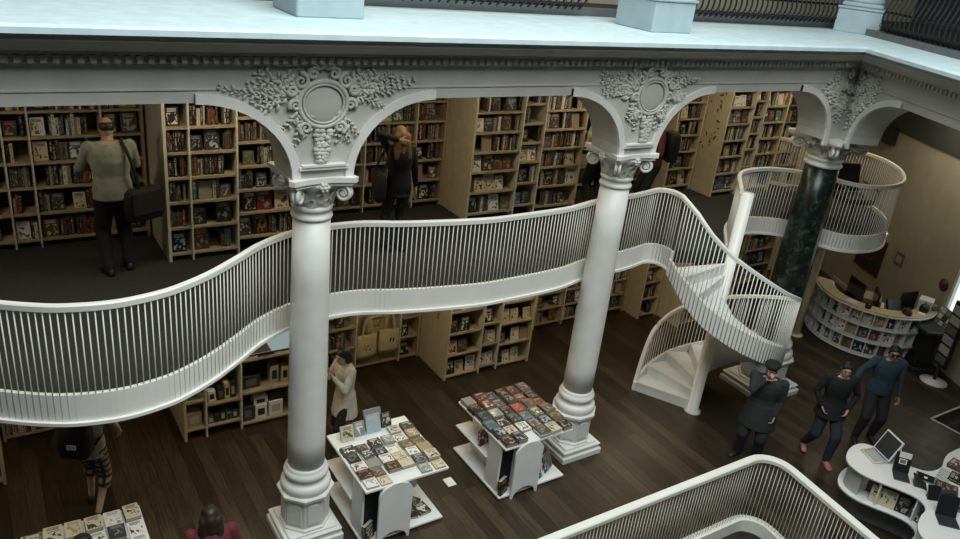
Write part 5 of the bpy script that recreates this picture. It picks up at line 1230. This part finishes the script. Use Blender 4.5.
# 5 man in plaid shorts
t, J, HM = person('man in a cream shirt and plaid shorts walking under the walkway at lower left', (.70, 8.50, 0), R_(150), 1.76, top='cloth_white', sleeve='short', hem=-.10, bottom='cloth_plaid', leg='shorts', hair='short', hairm='hair_brown', skin='skin_pale', feet=((.10, -.14, .085), (-.10, .16, .11)), hands=((.24, -.22, 1.02), (-.27, -.20, 1.0)), elbow=((.6, .8, 0), (-.7, .8, 0)), wide=1.06, pelvis=(0, 0, .915))
M = wmat(t) @ Matrix.Translation((.03, .24, .98)); m = MB(); bagbody(m, M, .34, .20, .48)
bp = thing('backpack', 'black backpack with a pale mark worn by the man in plaid shorts', 'backpack', tuple(M.translation), 0); m.build('bag_body', 'cloth_black', bp)
m = MB(); m.cbox(-.05, .05, .101, .106, .14, .20, .01, M); m.build('mark', 'paper', bp)
for sg in (1, -1): m = MB(); strap(m, [wloc(t, p) for p in ((sg*.12, .14, 1.44), (sg*.12, .06, 1.495), (sg*.125, -.08, 1.45), (sg*.13, -.16, 1.3), (sg*.16, -.06, 1.12), (sg*.13, .14, 1.05))], .03); m.build('strap', 'cloth_charcoal', bp)
# 6 lady in white cardigan
t, J, HM = person('dark-haired woman in a white cardigan reading a leaflet beside the nearest column', (3.86, 8.36, 0), R_(-78), 1.66, top='cloth_white', hem=-.30, hair='bob', hairm='hair_black', skin='skin_pale', hands=((.06, -.25, 1.36), (-.09, -.25, 1.28)), elbow=((.7, .3, -.8), (-.7, .3, -.8)), feet=((.08, -.1, .085), (-.08, .12, .09)), bottom='cloth_black', head_pitch=.28, coat=.28, palm=((-.3, -.2, 1), (.3, -.2, 1)))
book(wmat(t) @ Matrix.Translation((.02, -.34, 1.38)) @ RX(.35), .16, .006, .22, 'light', random.Random(3), '{c} leaflet held up by the woman in the white cardigan', 'books in hands', colour='white')
# 7 dark-haired woman at the bottom edge
person('dark-haired woman in dark red at the bottom edge beside the magazine table', (1.45, 6.03, 0), R_(170), 1.66, top='cloth_red', hair='long', hairm='hair_brown', wide=1.15, hands=((.2, -.2, 1.0), (-.2, -.2, 1.0)), bottom='cloth_denim')
# 8 black-haired head over the magazine table
person('black-haired person leaning over the magazine table at the bottom left corner', (.36, 5.78, 0), R_(180), 1.82, top='cloth_charcoal', hair='short', hairm='hair_black', pelvis=(0, .06, .93), neck=(0, -.16, 1.47), hands=((.2, -.30, 1.02), (-.2, -.30, 1.02)), bottom='cloth_black', head_pitch=.35)
# 9 man with beret
t, J, HM = person('man in a dark coat and black beret, hand at his mouth, beside the staircase', (9.33, 5.69, 0), R_(-62), 1.70, top='cloth_coat', hem=-.12, hair='short', hairm='hair_black', hands=((.22, -.10, .92), (-.03, -.20, 1.50)), elbow=((.6, .8, 0), (-.7, -.2, -.9)), feet=((.12, .03, .085), (-.16, .02, .085)), bottom='cloth_charcoal', leg='wide', coat=.30, wide=1.28, head_pitch=.2, head_yaw=-.25, curl=1.1, palm=(None, (.3, 1, 0)), toes=((.35, -1), (-.45, -1)))
b = thing('beret', 'black beret on the man with the dark coat', 'hat', tuple(wmat(t) @ HM.translation), 0)
m = MB(); M = wmat(t) @ HM; m.ball((.0, .012, .085), (.118, .122, .050), 20, 10, M); m.lathe([(.084, .045), (.090, .06), (.088, .075)], (0, .006, 0), 20, M=M, e=(1, 1.12)); m.build('crown', 'cloth_black', b); m = MB(); limb(m, M @ Vector((0, .01, .13)), M @ Vector((0, .01, .147)), .006, .004, 6); m.build('stalk', 'cloth_black', b)
w = J[-1][5]; tag_p = wmat(t) @ (w+Vector((.03, .0, .06)))
m = MB(); m.ball(tuple(tag_p), (.022, .022, .03), 10, 6); tag(m.build('snack', 'red_item'), 'small red snack held at the mouth of the man in the beret', 'snack')
# 10 woman in black with pink shoes
t, J, HM = person('woman in black with sunglasses on her hair and pink shoes walking towards the floor opening', (10.45, 5.26, 0), R_(-38), 1.70, top='cloth_black', hem=-.12, hair='short', hairm='hair_black', skin='skin_pale', bottom='cloth_denim', shoes='shoe_pink', feet=((.08, -.20, .09), (-.16, .18, .12)), hands=((.20, -.10, .97), (-.20, -.10, .97)), elbow=((.9, .5, 0), (-.9, .5, 0)), head_yaw=-.1, head_pitch=.2, coat=.14, wide=1.16, pelvis=(0, 0, .915))
g = thing('sunglasses', 'dark sunglasses pushed up on the hair of the woman in black', 'sunglasses', tuple(wmat(t) @ HM.translation), 0); M = wmat(t) @ HM @ RX(-.75)
m = MB()
for sg in (1, -1): m.ball((sg*.034, -.103, .03), (.028, .006, .02), 12, 6, M)
m.build('lenses', 'glass_dark', g); m = MB(); m.tube([tuple(M @ Vector(p)) for p in ((-.07, -.02, .035), (-.066, -.095, .035), (0, -.108, .035), (.066, -.095, .035), (.07, -.02, .035))], .004, 6); m.build('frame', 'black_plastic', g)
m = MB(); M = Matrix.Identity(4); nk = (0, -.105, 1.36)
m.loft([[(-.055, -.098, 1.49), (.055, -.098, 1.49), (.0, -.145, 1.34)], [(-.05, -.08, 1.49), (.05, -.08, 1.49), (.0, -.12, 1.35)]]); m.build('neckline', 'skin_pale', t, world=False)
# 11 man in blue sweater
t, J, HM = person('man in a blue sweater and dark sunglasses walking behind the woman with pink shoes', (11.66, 5.24, 0), R_(-40), 1.74, top='cloth_blue', hem=-.05, hair='short', hairm='hair_black', bottom='cloth_charcoal', feet=((.13, .02, .085), (-.16, -.10, .085)), hands=((.27, -.12, .86), (-.50, -.22, 1.12)), elbow=((.8, .6, 0), (-.6, .2, -.8)), head_yaw=-.15, head_pitch=.22, wide=1.18)
g = thing('sunglasses', 'dark sunglasses worn by the man in the blue sweater', 'sunglasses', tuple(wmat(t) @ HM.translation), 0); M = wmat(t) @ HM
m = MB()
for sg in (1, -1): m.ball((sg*.032, -.100, .012), (.029, .008, .021), 12, 6, M)
m.build('lenses', 'glass_dark', g); m = MB(); m.tube([tuple(M @ Vector(p)) for p in ((-.078, .0, .022), (-.068, -.085, .022), (0, -.106, .022), (.068, -.085, .022), (.078, .0, .022))], .004, 6); m.build('frame', 'black_plastic', g)
# ------------------------------------------------------------------ which books show: cast rays from the camera, keep the 300 that show largest
bpy.context.view_layer.update()
dg = bpy.context.evaluated_depsgraph_get()
eye = Vector((0, 0, H))
for b in BOOKS:
    M, W_, T_, H_ = b['M'], b['W'], b['T'], b['H']; n = 0; tot = 0
    spts = [(sx*W_*.35, -T_/2-.004, sz*H_) for sx in (-1, 0, 1) for sz in (.15, .5, .85)]+[(-W_/2-.004, sy*T_*.2, sz*H_) for sy in (-1, 1) for sz in (.2, .5, .8)]+[(0, 0, H_+.004)]
    for q in spts:
        p = M @ Vector(q); px, py, _ = pix(p)
        if not (0 <= px < 960 and 0 <= py < 539): continue
        dv = p-eye; L = dv.length
        hit, loc, *_ = SC.ray_cast(dg, eye, dv.normalized(), distance=L-.002)
        if not hit: n += 1
    def tri(A, B, C): return abs((B[0]-A[0])*(C[1]-A[1])-(C[0]-A[0])*(B[1]-A[1]))
    c = [pix(M @ Vector(v)) for v in ((-W_/2, -T_/2, 0), (W_/2, -T_/2, 0), (-W_/2, -T_/2, H_), (-W_/2, T_/2, 0))]
    b['area'] = (tri(c[0], c[1], c[2])+tri(c[0], c[3], c[2]))*n/len(spts)
BOOKS.sort(key=lambda b: -b['area'])
NB = 300
restb, resta = MB(), []
used = {}
for i, b in enumerate(BOOKS):
    if b['area'] <= 0 and i > NB and not -60 < pix(b['M'].translation)[0] < 1020: continue
    if i < NB and b['area'] > 0:
        mb, at = MB(), []; M0 = b['M']; b = dict(b); loc = M0.translation.copy(); 
        Rt = M0.to_3x3().to_4x4(); b['M'] = Matrix.Identity(4)
        bookmesh(mb, at, b); o = finish_books(mb, at, 'book'); o.matrix_world = M0
        tag(o, b['label'], 'book', b['group'])
    else: bookmesh(restb, resta, b)
o = finish_books(restb, resta, 'shelf_books'); tag(o, 'mass of smaller and farther books filling the rest of the shelves', 'books'); o['kind'] = 'stuff'
print('BOOKS', len(BOOKS), 'smallest individual', BOOKS[min(NB, len(BOOKS))-1]['area'])
# ------------------------------------------------------------------ light
W = bpy.data.worlds.new('world'); SC.world = W; W.use_nodes = True
bg = W.node_tree.nodes['Background']; bg.inputs['Color'].default_value = (.55, .7, .75, 1); bg.inputs['Strength'].default_value = .02
def area(name, loc, sx, sy, power, col, rot=(0, 0, 0), spread=180):
    l = bpy.data.lights.new(name, 'AREA'); l.shape = 'RECTANGLE'; l.size = sx; l.size_y = sy; l.energy = power; l.color = col; l.spread = R_(spread)
    o = bpy.data.objects.new(name, l); o.location = loc; o.rotation_euler = rot; COL.objects.link(o); return o
area('skylight', (4.0, 1.0, 13.0), 11, 8.5, 1980, (.93, 1.0, .97))
for x in (-.5, 2.5, 5.2, 8.0, 10.5, 13.2):
    area('gallery_lamp', (x, 8.4, 5.36), 1.6, .35, 17, (1, .83, .56))
for x in (-.5, 2.5, 5.2, 7.6, 10.2):
    area('ground_lamp', (x, 8.7, 2.62), 1.6, .3, 15, (1, .80, .52))
area('counter_lamp', (15.3, 7.3, 4.9), 1.5, 1.5, 34, (1, .9, .7))
area('upper_fill', (7, 9.2, 9.3), 10, .4, 45, (1, .85, .6))  # unseen warm fill, added to lift the upper gallery's back wall
SC.view_settings.view_transform = 'Standard'; SC.view_settings.look = 'None'; SC.view_settings.exposure = 0; SC.view_settings.gamma = 1
SC.view_settings.use_curve_mapping = False
SC.cycles.use_denoising = True
SC.cycles.max_bounces = 6

for o in bpy.data.objects:
    if 'label' in o and len(o['label'].split()) > 16: print('LONGLABEL', o.name, o['label'])
